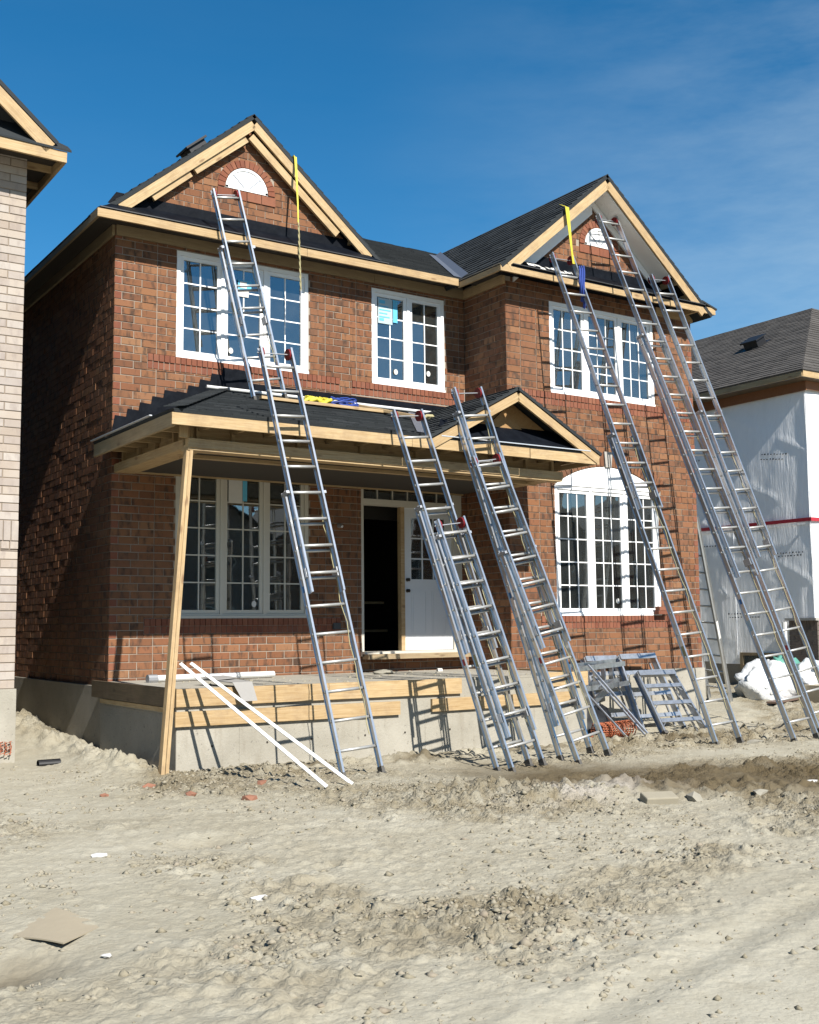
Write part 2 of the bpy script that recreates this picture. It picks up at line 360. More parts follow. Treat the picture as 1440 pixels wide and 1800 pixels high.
# ------------------------------------------------------------------ noise for the terrain
def vnoise(x, y, seed):
    xi = np.floor(x).astype(np.int64); yi = np.floor(y).astype(np.int64); fx = x - xi; fy = y - yi
    fx = fx * fx * (3 - 2 * fx); fy = fy * fy * (3 - 2 * fy)
    def h(a, b):
        n = (a * 374761393 + b * 668265263 + seed * 2147483647) & 0xffffffff
        n = ((n ^ (n >> 13)) * 1274126177) & 0xffffffff
        return ((n ^ (n >> 16)) & 0xffff) / 65535.0
    a, b, c, d = h(xi, yi), h(xi + 1, yi), h(xi, yi + 1), h(xi + 1, yi + 1)
    return (a * (1 - fx) + b * fx) * (1 - fy) + (c * (1 - fx) + d * fx) * fy
def fbm(x, y, scale, seed, octv=4, gain=.5):
    s = 0; amp = 1; tot = 0; f = 1 / scale
    for i in range(octv):
        s = s + amp * vnoise(x * f + 17.3 * i, y * f - 9.1 * i, seed + i); tot += amp; amp *= gain; f *= 2.03
    return s / tot
def sstep(v, a, b):
    q = np.clip((v - a) / (b - a), 0, 1); return q * q * (3 - 2 * q)
def gbase(x, y):
    x = np.asarray(x, float); y = np.asarray(y, float)
    z = -.13 - .011 * np.clip(x - 1, 0, 6) - .05 * sstep(-y, 4, 9)
    z = z + .068 * np.clip(y + .6, 0, 6) * sstep(-x, -.6, .3)
    z = z + .06 * sstep(-x, -.1, .5) * np.exp(-((y + 1.6) / 1.0) ** 2 - ((x + .55) / .4) ** 2)
    z = z + .28 * sstep(x, 8.6, 11.5) * sstep(y, -3.2, .5) + .12 * sstep(y, -2.2, -1.1) * sstep(x, 5.9, 7) * (1 - sstep(x, 8.6, 11.5))
    return z
def G(x, y): return float(gbase(x, y))
def worley(x, y, cell, seed):
    """half-buried clods: domed cells of random size, zero between them"""
    xi = np.floor(x / cell).astype(np.int64); yi = np.floor(y / cell).astype(np.int64); best = np.zeros_like(x)
    def h(a, b, k):
        n = (a * 374761393 + b * 668265263 + (seed + k) * 974634777) & 0xffffffff
        n = ((n ^ (n >> 13)) * 1274126177) & 0xffffffff
        return ((n ^ (n >> 16)) & 0xffff) / 65535.0
    for i in (-1, 0, 1):
        for j in (-1, 0, 1):
            a, b = xi + i, yi + j
            px = (a + h(a, b, 1)) * cell; py = (b + h(a, b, 2)) * cell; r = cell * (.18 + .52 * h(a, b, 3)); on = h(a, b, 4)
            th = h(a, b, 5) * 6.28; dx, dy = x - px, y - py; u = dx * np.cos(th) + dy * np.sin(th); v = -dx * np.sin(th) + dy * np.cos(th)
            d = np.maximum(np.abs(u) / r, np.abs(v) / (r * .7)) * .55 + np.hypot(u / r, v / (r * .7)) * .45
            best = np.maximum(best, np.clip(1 - d ** 2.2, 0, 1) ** .6 * r * (on > .35))
    return best
def gfull(x, y):
    base = gbase(x, y)
    # compacted track across the lower right corner of the yard
    dtrack = (y + 8.75) * .955 - (x - 1.95) * .29            # >0 towards the house
    rough = .10 + .90 * sstep(dtrack + .7 * (fbm(x, y, 1.1, 91, 3) - .5), -.25, .75)
    rough = rough * (1 - .75 * np.exp(-((y + 4.35) / .5) ** 2) * sstep(x, -.5, 1.5))
    patch = sstep(fbm(x, y, 1.5, 5, 4), .38, .60)
    rough = rough * (.28 + .85 * patch)
    rough = rough * (1 - .45 * sstep(-x, .6, 2.0))
    z = base + .06 * (fbm(x, y, 2.6, 1, 3) - .5) * sstep(-y, 2.2, 5)
    wx = x + .05 * (fbm(x, y, .2, 15, 2) - .5); wy = y + .05 * (fbm(x, y, .2, 16, 2) - .5)
    b1 = np.abs(fbm(x, y, .42, 21, 3) - .5) * 2
    b2 = np.abs(fbm(wx, wy, .17, 33, 3) - .5) * 2
    b3 = fbm(wx, wy, .06, 47, 2)
    z = z + rough * (.030 * (b1 - .3) + .026 * (b2 - .3) + .022 * (b3 - .5)) + .004 * (b3 - .5)
    c1 = worley(wx, wy, .26, 3); c2 = worley(wx * 1.0, wy, .115, 7); c3 = worley(wx, wy, .06, 9)
    lump = sstep(fbm(x, y, .8, 61, 3), .48, .60)
    z = z + rough * (.30 * c1 * lump + .62 * c2 * (.30 + .70 * lump) + .85 * c3) + .10 * c3
    # churned bank and wet hollow by the tall ladders
    u = (x - 4.6) * .85 + (y + 5.62) * -.53; v = (x - 4.6) * .53 + (y + 5.62) * .85
    u = u + .5 * (fbm(x, y, .7, 66, 3) - .5); v = v + .35 * (fbm(x, y, .5, 67, 3) - .5)
    hol = np.exp(-(u / 2.7) ** 4 - ((v - .15) / .95) ** 4); z = z - .07 * hol
    bank = np.exp(-((u + .2) / 2.5) ** 4 - ((v + 1.25) / .50) ** 2); z = z + bank * (.04 + .09 * (b2) + .5 * c2 + .03 * (b3 - .5))
    for dr_ in (-.45, -1.95):      # wheel ruts along the track
        rut = np.exp(-((dtrack - dr_ - .12 * (fbm(x, y, 1.6, 95, 2) - .5)) / .11) ** 2); edge = np.exp(-((np.abs(dtrack - dr_) - .2) / .06) ** 2)
        z = z - .018 * rut + .012 * edge * (b2 + .3)
    hol2 = np.exp(-((x + 1.35) / .38) ** 2 - ((y + 6.05) / .14) ** 2); z = z - .06 * hol2
    hol3 = np.exp(-((x + 3.30) / .33) ** 2 - ((y + 8.25) / .26) ** 2); z = z - .09 * hol3
    # loose spoil thrown up along the side of the house
    sp = np.exp(-((x + .46) / .24) ** 2) * sstep(y, -2.9, -1.6) * (1 - sstep(y, 4, 7)); z = z + sp * (.05 + .16 * (b2) * b3 + .9 * c2 + .5 * c1)
    # loose soil heaped along the porch front
    pf_ = np.exp(-((y + 2.75) / .33) ** 2) * sstep(x, .0, 1.2) * (1 - sstep(x, 9, 10)); z = z + pf_ * (.6 * c2 + .05 * b2)
    wet = np.clip(1.15 * hol * (.55 + .8 * fbm(x, y, .5, 71, 3)) + .95 * bank * sstep(fbm(x, y, .4, 75, 3), .25, .50), 0, .92)
    wet = np.maximum(wet, .6 * hol3); wet = np.maximum(wet, .3 * hol2); wet = np.maximum(wet, .7 * pf_ * sstep(fbm(x, y, .45, 77, 3), .42, .6))
    pile = np.exp(-((x - 2.25) / .75) ** 2 - ((y + 6.1) / .30) ** 2); z = z + pile * (.06 + .04 * (b3 - .3) + .4 * c3)
    return z, wet, .75 * pile * sstep(fbm(x, y, .3, 81, 3), .3, .55), np.clip(rough, 0, 1)

# ================================================================== THE SETTING
def grow(a, b, f):
    out = [a]
    while out[-1] < b: out.append(out[-1] + f(out[-1]))
    return out
xs = sorted([-7 - 1.0 * 1.35 ** i for i in range(20)]) + grow(-7, -3.9, lambda q: .07) + grow(-3.85, 8.2, lambda q: .0195 + .0016 * max(0, q)) + grow(8.3, 16, lambda q: .09) + [17 + 1.35 ** i for i in range(20)]
ys = sorted([-13.5 - 1.35 ** i for i in range(20)]) + grow(-13.3, -10.4, lambda q: .06) + grow(-10.38, -1.0, lambda q: .0030 * (q + 13.8) + .004) + grow(-.9, 6, lambda q: .09) + [7 + 1.35 ** i for i in range(20)]
xs = np.array(sorted(set(xs))); ys = np.array(sorted(set(ys)))
GX, GY = np.meshgrid(xs, ys)
GZ, WET, PALE, RGH = gfull(GX, GY)
nx, ny = len(xs), len(ys)
idx = np.arange(nx * ny).reshape(ny, nx)
quads = np.stack([idx[:-1, :-1], idx[:-1, 1:], idx[1:, 1:], idx[1:, :-1]], -1).reshape(-1, 4)
me = bpy.data.meshes.new('ground')
me.vertices.add(nx * ny); me.vertices.foreach_set('co', np.stack([GX, GY, GZ], -1).reshape(-1).astype(np.float32))
me.loops.add(quads.size); me.loops.foreach_set('vertex_index', quads.reshape(-1).astype(np.int32))
me.polygons.add(len(quads)); me.polygons.foreach_set('loop_start', np.arange(0, quads.size, 4, dtype=np.int32)); me.polygons.foreach_set('loop_total', np.full(len(quads), 4, np.int32))
me.update(calc_edges=True); me.validate()
for nm, arr in (('wet', WET), ('pale', PALE), ('rough', RGH)):
    at = me.attributes.new(nm, 'FLOAT', 'POINT'); at.data.foreach_set('value', arr.reshape(-1).astype(np.float32))
me.materials.append(MAT['dirt']); me.shade_smooth()
go = bpy.data.objects.new('ground', me); COL.objects.link(go)
tag(go, 'dry rutted beige clay yard in front of the house', 'ground', kind='structure')
from bisect import bisect
def H(x, y):
    i = min(max(bisect(xs, x) - 1, 0), nx - 2); j = min(max(bisect(ys, y) - 1, 0), ny - 2)
    return float(GZ[j:j + 2, i:i + 2].mean())

# ------------------------------------------------------------------ bricks
BH, BL, J = .0978, .265, .011
def lay(x0, x1, z0, z1, openings=(), joints=(), phase=0, red_ends=(False, False), keep=None, cuts=()):
    """running-bond bricks in the (x,z) plane -> list of (polygon, is_red, is_whole)"""
    out = []; edges = [x0] + [j for j in joints if x0 < j < x1] + [x1]
    r = 0; z = z0
    while z < z1 - .01:
        zt = min(z + BH, z1)
        for k in range(len(edges) - 1):
            a, b = edges[k], edges[k + 1]; pieces = []
            odd = (r + phase) % 2
            if b - a < BL * 1.25: pieces = [(a, b, 0)]
            else:
                x = a
                if odd:
                    w = .10 if (k == 0 and red_ends[0]) else BL / 2
                    pieces.append((x, x + w, 1 if (k == 0 and red_ends[0]) else 0)); x += w
                while b - x > BL * 1.3: pieces.append((x, x + BL, 0)); x += BL
                rem = b - x
                if k == len(edges) - 2 and red_ends[1] and odd and rem > .15: pieces += [(x, b - .10, 0), (b - .10, b, 1)]
                elif rem > .01: pieces.append((x, b, 0))
            for (p, q, red) in pieces:
                rects = [(p + J / 2, q - J / 2, z + J / 2, zt - J / 2)]
                for (ox0, ox1, oz0, oz1) in openings:
                    nr = []
                    for (a0, a1, c0, c1) in rects:
                        if a1 <= ox0 or a0 >= ox1 or c1 <= oz0 or c0 >= oz1: nr.append((a0, a1, c0, c1)); continue
                        if a0 < ox0: nr.append((a0, ox0 - J * .3, c0, c1))
                        if a1 > ox1: nr.append((ox1 + J * .3, a1, c0, c1))
                        m0, m1 = max(a0, ox0), min(a1, ox1)
                        if c0 < oz0: nr.append((m0, m1, c0, oz0 - J * .3))
                        if c1 > oz1: nr.append((m0, m1, oz1 + J * .3, c1))
                    rects = [q_ for q_ in nr if q_[1] - q_[0] > .018 and q_[3] - q_[2] > .018]
                for (a0, a1, c0, c1) in rects:
                    if keep and not keep((a0 + a1) / 2, (c0 + c1) / 2): continue
                    poly = [(a0, c0), (a1, c0), (a1, c1), (a0, c1)]
                    whole = abs((a1 - a0) - (BL - J)) < 1e-4 and abs((c1 - c0) - (BH - J)) < 1e-4
                    for (ca, cb, cc) in cuts:
                        n0 = area(poly); poly = clip(poly, ca, cb, cc)
                        if len(poly) < 3: break
                        if area(poly) < n0 - 1e-6: whole = False
                    if len(poly) >= 3 and area(poly) > 2e-4: out.append((poly, red, whole))
        z += BH; r += 1
    return out
def rowlocks(x0, x1, z0, z1, w=.0745):
    n = max(1, round((x1 - x0) / w)); w = (x1 - x0) / n
    return [([(x0 + i * w + .004, z0 + .004), (x0 + (i + 1) * w - .004, z0 + .004), (x0 + (i + 1) * w - .004, z1 - .004), (x0 + i * w + .004, z1 - .004)], True, False) for i in range(n)]
def to_face(poly, plane, off):
    """plane: ('y', Y, -1) looks towards -Y; ('x', X, -1) looks towards -X"""
    ax, c, sgn = plane
    if ax == 'y': return [(p[0], c + sgn * off, p[1]) for p in poly]
    return [(c + sgn * off, p[0], p[1]) for p in poly]
def brick_mesh(mbs, bricks, plane, depth=.02, jitter=.0025, extra=0):
    for poly, red, whole in bricks:
        d = extra + rng.uniform(-jitter, jitter)
        face = to_face(poly, plane, d)
        e = Vector((0, depth, 0)) if plane[0] == 'y' else Vector((depth, 0, 0))
        n = len(face); P = [Vector(q) for q in face]; vs = P + [q - Vector(e) * plane[2] * 1 for q in P]
        ccw = [tuple(range(n))] if plane[0] == 'y' else [tuple(range(n - 1, -1, -1))]
        mb = mbs['brick_red' if red else 'brick']
        mb.add(vs, ccw + [(i, i + n, (i + 1) % n + n, (i + 1) % n) for i in range(n)])
SHARED = {}
def single_bricks(bricks, Y, parent, mat='brick', jitter=.0025):
    for poly, red, whole in bricks:
        a0, c0 = poly[0]; a1, c1 = poly[2]; m = 'brick_red' if (red and mat == 'brick') else mat
        key = (round(a1 - a0, 3), round(c1 - c0, 3), m)
        if key not in SHARED:
            w, h = key[0] / 2, key[1] / 2; ch = .004
            mb = MB()      # front face slightly arrised
            vs = [(-w + ch, 0, -h + ch), (w - ch, 0, -h + ch), (w - ch, 0, h - ch), (-w + ch, 0, h - ch), (-w, ch, -h), (w, ch, -h), (w, ch, h), (-w, ch, h), (-w, .022, -h), (w, .022, -h), (w, .022, h), (-w, .022, h)]
            fs = [(0, 1, 2, 3)] + [(i, i + 4, (i + 1) % 4 + 4, (i + 1) % 4) for i in range(4)] + [(i + 4, i + 8, (i + 1) % 4 + 8, (i + 1) % 4 + 4) for i in range(4)]
            mb.add(vs, fs); me = bpy.data.meshes.new('brick'); me.from_pydata(mb.v, [], mb.f); me.update(); me.materials.append(MAT[m]); SHARED[key] = me
        o = bpy.data.objects.new('brick', SHARED[key]); COL.objects.link(o)
        o.location = ((a0 + a1) / 2, Y + rng.uniform(-jitter, jitter), (c0 + c1) / 2); setpar(o, parent)
def wall_backing(mb, x0, x1, z0, z1, openings, Y, th):
    """mortar face with real openings, from box cells"""
    cx = sorted(set([x0, x1] + [v for o in openings for v in o[:2] if x0 < v < x1])); cz = sorted(set([z0, z1] + [v for o in openings for v in o[2:] if z0 < v < z1]))
    for i in range(len(cx) - 1):
        run = None
        for k in range(len(cz) - 1):
            mxx, mzz = (cx[i] + cx[i + 1]) / 2, (cz[k] + cz[k + 1]) / 2
            solid = not any(o[0] < mxx < o[1] and o[2] < mzz < o[3] for o in openings)
            if solid: run = (cz[k] if run is None else run[0], cz[k + 1])
            if run and (not solid or k == len(cz) - 2): mb.box(cx[i], cx[i + 1], Y, Y + th, run[0], run[1]); run = None

# ================================================================== THE BRICK HOUSE
D = 1.02; XR0, XR1 = 5.52, 9.435; YR = -D; YB = 9.0
house = empty('brick_house', (0, 0, -.15), 'red and brown brick two-storey house under construction with ladders against it', 'house')
W1 = (.84, 2.80, 4.892, 6.325); W2 = (3.85, 5.145, 4.878, 6.303); W3 = (.855, 2.80, 1.493, 3.49); DR = (3.648, 5.42, 1.0, 3.50)
W4 = (6.363, 8.55, 4.832, 6.238); W5 = (6.392, 8.55, 1.50, 3.44)
ZB = .66                                            # top of the concrete footing wall
JN = (.57, 3.07, 3.58, 5.41)
band1 = (.45, 3.30, W1[2] - .195, W1[2]); band2 = (3.50, 5.50, W2[2] - .195, W2[2]); band3 = (.45, 3.30, W3[2] - .195, W3[2])
band4 = (XR0 + .10, XR1 - .10, W4[2] - .195, W4[2]); band5 = (6.08, 9.0, W5[2] - .195, W5[2])
def side_strip(o): return [(o[0], o[1], o[2], o[3])]
front_open = [W1, W2, W3, DR, band1, band2, band3]
right_open = [W4, W5, band4, band5]
# gables (triangles of brick above the pent eaves)
GC1, GP1, GT = 1.875, 8.385, .84
GC2, GP2 = 7.26, 8.27
HR1 = (1.835, 7.33, .315); HR2 = (7.42, 7.255, .30)   # half-round lights: centre x, base z, radius
AR = ((W5[0] + W5[1]) / 2, W5[3], (W5[1] - W5[0]) / 2, .33)   # segmental arch over the lower bay window
arR = (AR[2] ** 2 + AR[3] ** 2) / (2 * AR[3]); arC = AR[1] + AR[3] - arR
def keep_front(x, z):
    return not (math.hypot(x - HR1[0], z - HR1[1]) < HR1[2] + .045 and z > HR1[1] - .02) and not (abs(x - HR1[0]) < .36 and HR1[1] - .15 < z < HR1[1] + .01)
def keep_right(x, z):
    if math.hypot(x - HR2[0], z - HR2[1]) < HR2[2] + .045 and z > HR2[1] - .02: return False
    if abs(x - HR2[0]) < .35 and HR2[1] - .15 < z < HR2[1] + .01: return False
    if z > AR[1] - .02 and math.hypot(x - AR[0], z - arC) < arR + .10 and abs(x - AR[0]) < AR[2] + .03: return False
    return True
wallF = MB(); wall_backing(wallF, .008, XR0, -.6, 6.55, [W1, W2, W3, DR], .008, .14)
wallF.prism([(.01, .008, 6.55), (3.72, .008, 6.55), (3.72, .008, 6.62), (GC1, .008, 8.18), (.01, .008, 6.62)], (0, .14, 0))
wall_front = wallF.build('wall', 'mortar', house); wall_front['label'] = 'brown and red brick front wall with porch'
wr = MB(); wall_backing(wr, XR0 + .008, XR1, -.6, 6.55, [W4, W5], YR + .008, .14)
wr.prism([(XR0 + .05, YR + .008, 6.55), (XR1 - .05, YR + .008, 6.55), (GC2, YR + .008, 8.10)], (0, .14, 0))
wr.box(XR0 + .008, XR0 + .14, YR + .148, .008, -.6, 6.55)
wall_bay = wr.build('wall', 'mortar', house)
ws = MB().box(.008, .14, .148, YB, -.6, 6.55).box(XR1 - .14, XR1 - .002, YR + .148, YB, -.6, 6.55).box(.14, XR1 - .14, YB - .14, YB, -.6, 6.55)
wall_side = ws.build('wall', 'mortar', house)

bf = lay(0, XR0, ZB, 6.42, front_open, JN, 1, (True, False))
gab = lay(.0, 3.73, 6.42, 8.25, (), (), 0, keep=keep_front, cuts=[(GT, -1, 6.645), (-GT, -1, 6.645 + GT * 3.73)])
br = lay(XR0, XR1, ZB, 6.42, right_open, (XR0 + .27, W4[0] - .27, W4[1] + .27), 1, (True, True), keep=keep_right)
gab2 = lay(XR0 + .1, XR1 - .1, 6.42, 8.1, (), (), 0, keep=keep_right, cuts=[(GT, -1, 6.60 - GT * 5.58), (-GT, -1, 6.60 + GT * 9.06)])
for bnd, lst in ((band1, bf), (band2, bf), (band3, bf), (band4, br), (band5, br)):
    m = (bnd[2] + bnd[3]) / 2
    lst += rowlocks(bnd[0], bnd[1], bnd[2], m)
proud = {True: [], False: []}
for bnd, key in ((band1, True), (band2, True), (band3, True), (band4, False), (band5, False)):
    proud[key] += rowlocks(bnd[0], bnd[1], (bnd[2] + bnd[3]) / 2, bnd[3])
def ring(c, z, r0, r1, n, a0=0, a1=math.pi):
    out = []
    for i in range(n):
        t0 = a0 + (a1 - a0) * (i + .06) / n; t1 = a0 + (a1 - a0) * (i + .94) / n
        out.append(([(c + r0 * math.cos(t0), z + r0 * math.sin(t0)), (c + r1 * math.cos(t0), z + r1 * math.sin(t0)), (c + r1 * math.cos(t1), z + r1 * math.sin(t1)), (c + r0 * math.cos(t1), z + r0 * math.sin(t1))], True, False))
    return out
vous1 = ring(HR1[0], HR1[1], HR1[2] + .012, HR1[2] + .115, 17) + rowlocks(HR1[0] - .44, HR1[0] + .44, HR1[1] - .145, HR1[1] - .012, .2)
vous2 = ring(HR2[0], HR2[1], HR2[2] + .012, HR2[2] + .115, 16) + rowlocks(HR2[0] - .42, HR2[0] + .42, HR2[1] - .145, HR2[1] - .012, .2)
half = math.asin((AR[2] + .02) / (arR + .0)); va = ring(AR[0], arC, arR + .012, arR + .225, 30, math.pi / 2 - half, math.pi / 2 + half)
va = [(p, False, False) for p, _, _ in va]
key = [i for i, (p, _, _) in enumerate(va) if abs(sum(q[0] for q in p) / 4 - AR[0]) < .06]
va = [b for i, b in enumerate(va) if i not in key]
# the bricks that show largest are bricks of their own; the rest of the field is one mass
def size_key(b):
    x = sum(q[0] for q in b[0]) / len(b[0]); z = sum(q[1] for q in b[0]) / len(b[0]); return (x - CX) ** 2 + CY ** 2 + (z - CZ) ** 2
whole = sorted([b for b in bf if b[2] and b[0][0][1] < 6.2 and not (b[0][0][1] > 3.35 and b[0][0][1] < 4.55)], key=size_key)[:300]
wid = set(id(b) for b in whole); rest = [b for b in bf if id(b) not in wid]
single_bricks(whole, 0.0, wall_front)
def mass(bricks, plane, parent, **kw):
    mbs = {'brick': MB(), 'brick_red': MB()}; brick_mesh(mbs, bricks, plane, **kw)
    for k, mb in mbs.items():
        if mb.f: tag(mb.build('brickwork', k, parent), kind='stuff')
mass(rest + gab, ('y', 0.0, -1), wall_front)
mass(proud[True] + vous1, ('y', 0.0, -1), wall_front, depth=.03, extra=.014)
mass(br + gab2, ('y', YR, -1), wall_bay)
mass(proud[False] + vous2 + va, ('y', YR, -1), wall_bay, depth=.03, extra=.012)
mass(lay(YR, 0.0, ZB, 6.42, (), (), 0, (False, False)), ('x', XR0, -1), wall_bay)
mass(lay(0.0, YB - .005, ZB, 6.5, (), (), 0, (False, False)), ('x', 0.0, -1), wall_side)
kx = AR[0]; MB().prism([(kx - .06, YR - .03, arC + arR - .0), (kx + .06, YR - .03, arC + arR), (kx + .085, YR - .03, arC + arR + .24), (kx - .085, YR - .03, arC + arR + .24)], (0, .05, 0)).build('keystone', 'keystone', wall_bay)

# concrete footing walls
ft = MB().box(-.05, .12, -.02, YB + .02, -.9, ZB).box(.12, XR0 - .05, -.04, .12, -.9, ZB)
ft.build('foundation', 'concrete_shaded', house)
MB().box(XR0 - .03, XR1 + .02, YR - .03, YR + .2, -.9, ZB).box(XR1 - .2, XR1 + .02, YR + .2, YB, -.9, ZB).build('foundation', 'concrete', house)
# interior shell
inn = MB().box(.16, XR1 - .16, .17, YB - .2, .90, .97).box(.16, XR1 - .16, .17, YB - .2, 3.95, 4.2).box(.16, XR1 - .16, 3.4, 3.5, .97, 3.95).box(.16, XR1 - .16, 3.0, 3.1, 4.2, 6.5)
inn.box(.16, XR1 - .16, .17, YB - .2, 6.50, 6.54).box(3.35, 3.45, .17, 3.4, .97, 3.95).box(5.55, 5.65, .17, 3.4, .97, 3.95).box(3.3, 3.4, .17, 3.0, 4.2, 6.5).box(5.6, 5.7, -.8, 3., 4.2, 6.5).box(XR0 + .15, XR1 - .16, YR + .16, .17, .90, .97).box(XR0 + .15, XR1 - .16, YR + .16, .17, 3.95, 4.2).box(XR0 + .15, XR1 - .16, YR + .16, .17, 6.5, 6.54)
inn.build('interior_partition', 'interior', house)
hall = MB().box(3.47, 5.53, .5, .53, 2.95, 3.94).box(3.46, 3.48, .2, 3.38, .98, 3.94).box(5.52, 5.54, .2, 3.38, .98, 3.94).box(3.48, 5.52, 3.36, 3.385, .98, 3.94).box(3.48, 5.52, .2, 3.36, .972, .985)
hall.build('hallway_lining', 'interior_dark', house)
for sx in (3.75, 4.15, 4.5): board('stud', (sx, 2.2, .98), (sx, 2.2, 2.95), .04, .09, (1, 0, 0), 'wood', house)
board('stud', (3.9, 1.9, 1.75), (5.2, 1.9, 1.75), .04, .09, (0, 0, 1), 'wood', house); board('stud', (4.2, 1.8, 1.3), (5.2, 1.8, 1.3), .04, .09, (0, 0, 1), 'wood', house)

# ------------------------------------------------------------------ windows
def pane_box(x0, x1, z0, z1, Y, parent):
    MB().box(x0, x1, Y, Y + .006, z0, z1).build('pane', 'glass', parent)
def window(rect, Y, nsash, cols, rows, vinyl='vinyl', label=None, sashw=None):
    x0, x1, z0, z1 = rect; F = .055; yf = Y + .012
    m = MB()
    m.box(x0, x1, yf, yf + .09, z1 - F, z1).box(x0, x1, yf, yf + .09, z0, z0 + F).box(x0, x0 + F, yf, yf + .09, z0 + F, z1 - F).box(x1 - F, x1, yf, yf + .09, z0 + F, z1 - F)
    m.box(x0 - .002, x1 + .002, yf - .018, yf - .002, z0 - .002, z0 + .03)
    inner = x1 - x0 - 2 * F; mull = .05
    w = (inner - mull * (nsash - 1)) / nsash; cells = []
    for i in range(nsash):
        a = x0 + F + i * (w + mull); cells.append((a, a + w))
        if i < nsash - 1: m.box(a + w, a + w + mull, yf + .004, yf + .09, z0 + F, z1 - F)
    win = m.build('window', vinyl, house)
    if label: win['label'] = label
    S = .052; B = .017
    for (a, b) in cells:
        ys_ = yf + .018; s = MB(); c0, c1 = z0 + F, z1 - F
        s.box(a + .002, b - .002, ys_, ys_ + .05, c1 - S, c1 - .002).box(a + .002, b - .002, ys_, ys_ + .05, c0 + .002, c0 + S).box(a + .002, a + S, ys_, ys_ + .05, c0 + S, c1 - S).box(b - S, b - .002, ys_, ys_ + .05, c0 + S, c1 - S)
        s.build('sash', vinyl, win)
        g0, g1, h0, h1 = a + S, b - S, c0 + S, c1 - S; yg = ys_ + .014
        for c in range(1, cols):
            xx = g0 + (g1 - g0) * c / cols; MB().box(xx - B / 2, xx + B / 2, yg, yg + .018, h0, h1).build('muntin', vinyl, win)
        for r in range(1, rows):
            zz = h0 + (h1 - h0) * r / rows; MB().box(g0, g1, yg + .002, yg + .016, zz - B / 2, zz + B / 2).build('muntin', vinyl, win)
        for c in range(cols):
            for r in range(rows):
                pane_box(g0 + (g1 - g0) * c / cols, g0 + (g1 - g0) * (c + 1) / cols, h0 + (h1 - h0) * r / rows, h0 + (h1 - h0) * (r + 1) / rows, yg + .006 + .0, win)
    return win, cells
win1, c1 = window(W1, 0, 3, 2, 4, label='upper three-sash white window behind a ladder')
win2, c2 = window(W2, 0, 2, 2, 4, label='upper two-sash white window with a blue sticker')
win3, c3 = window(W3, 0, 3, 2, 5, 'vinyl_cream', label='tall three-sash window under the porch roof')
win4, c4 = window(W4, YR, 3, 3, 4, label='upper three-sash window of the projecting bay')
win5, c5 = window(W5, YR, 3, 3, 5, label='large arched window of the projecting bay')
def sticker(win, x0, x1, z0, z1, Y, mat): MB().box(x0, x1, Y, Y + .002, z0, z1).build('sticker', mat, win)
def dot(win, x, z, Y, r): MB().prism([(x + r * math.cos(a), Y, z + r * 1.2 * math.sin(a)) for a in [2 * math.pi * i / 14 for i in range(14)]], (0, .002, 0)).build('sticker', 'paper_white', win)
ga = .032
a, b = c2[0]; sticker(win2, a + .07, a + .32, 5.80, 6.18, ga, 'sticker_pale')
for k, (w_, h_) in enumerate(((.10, .05), (.16, .018), (.20, .018), (.14, .018), (.18, .018), (.08, .04))): sticker(win2, a + .09, a + .09 + w_, 6.10 - k * .052, 6.10 - k * .052 + h_, ga - .003, 'sticker_blue')
sticker(win2, a + .33, a + .41, 5.84, 6.18, ga, 'sticker_blue')
dot(win2, (a + b) / 2 + .09, 5.10, ga, .035); dot(win2, c2[1][0] + .34, 5.14, ga, .035)
a, b = c1[1]; sticker(win1, a + .17, a + .36, 5.85, 5.95, ga, 'paper_white'); sticker(win1, a + .20, a + .40, 5.95, 6.08, ga, 'sticker_blue'); dot(win1, a + .10, 5.08, ga, .035)
sticker(win1, a + .23, a + .33, 5.97, 6.06, ga - .003, 'paper_white')
a, b = c3[1]; sticker(win3, a + .07, a + .27, 3.02, 3.33, ga, 'paper_white'); sticker(win3, a + .275, a + .34, 3.05, 3.33, ga, 'sticker_blue'); dot(win3, b - .13, 1.68, ga, .035)
a, b = c5[1]; dot(win5, b - .15, 1.72, YR + ga, .035)
# arched panel above the bay window
pts = [(W5[0], W5[3] + .002)] + [(AR[0] + arR * math.cos(q), arC + arR * math.sin(q)) for q in np.linspace(math.pi - math.acos(AR[2] / arR), math.acos(AR[2] / arR), 21)] + [(W5[1], W5[3] + .002)]
MB().prism([(p[0], YR + .0, p[1]) for p in pts], (0, .03, 0)).build('arch_panel', 'vinyl', win5)
for hx in (-.36, .36): MB().box(AR[0] + hx - .012, AR[0] + hx + .012, YR - .008, YR - .001, W5[3], W5[3] + .27).build('muntin', 'vinyl', win5)
for (cx_, cz_, r), Y in ((HR1, 0.0), (HR2, YR)):
    hw = MB().prism([(cx_ + r * math.cos(q), Y - .002, cz_ + r * math.sin(q)) for q in np.linspace(0, math.pi, 25)], (0, .03, 0)).build('half_round_window', 'vinyl', house)
    for q in (math.pi / 4, math.pi / 2, 3 * math.pi / 4):
        board('muntin', (cx_, Y - .005, cz_ + .01), (cx_ + (r - .03) * math.cos(q), Y - .005, cz_ + (r - .03) * math.sin(q)), .014, .012, (-math.sin(q), 0, math.cos(q)), 'galv', hw)  # bars coloured grey to imitate their shadow lines
    rim = MB()
    for i in range(24):
        q0, q1 = math.pi * i / 24, math.pi * (i + 1) / 24
        rim.add([(cx_ + rr * math.cos(q), yy, cz_ + rr * math.sin(q)) for q in (q0, q1) for rr in (r - .035, r) for yy in (Y - .014, Y - .001)],
                [(0, 2, 6, 4), (0, 4, 5, 1), (2, 3, 7, 6)])
    rim.box(cx_ - r, cx_ + r, Y - .014, Y - .001, cz_ - .004, cz_ + .03); rim.build('frame', 'vinyl', hw)

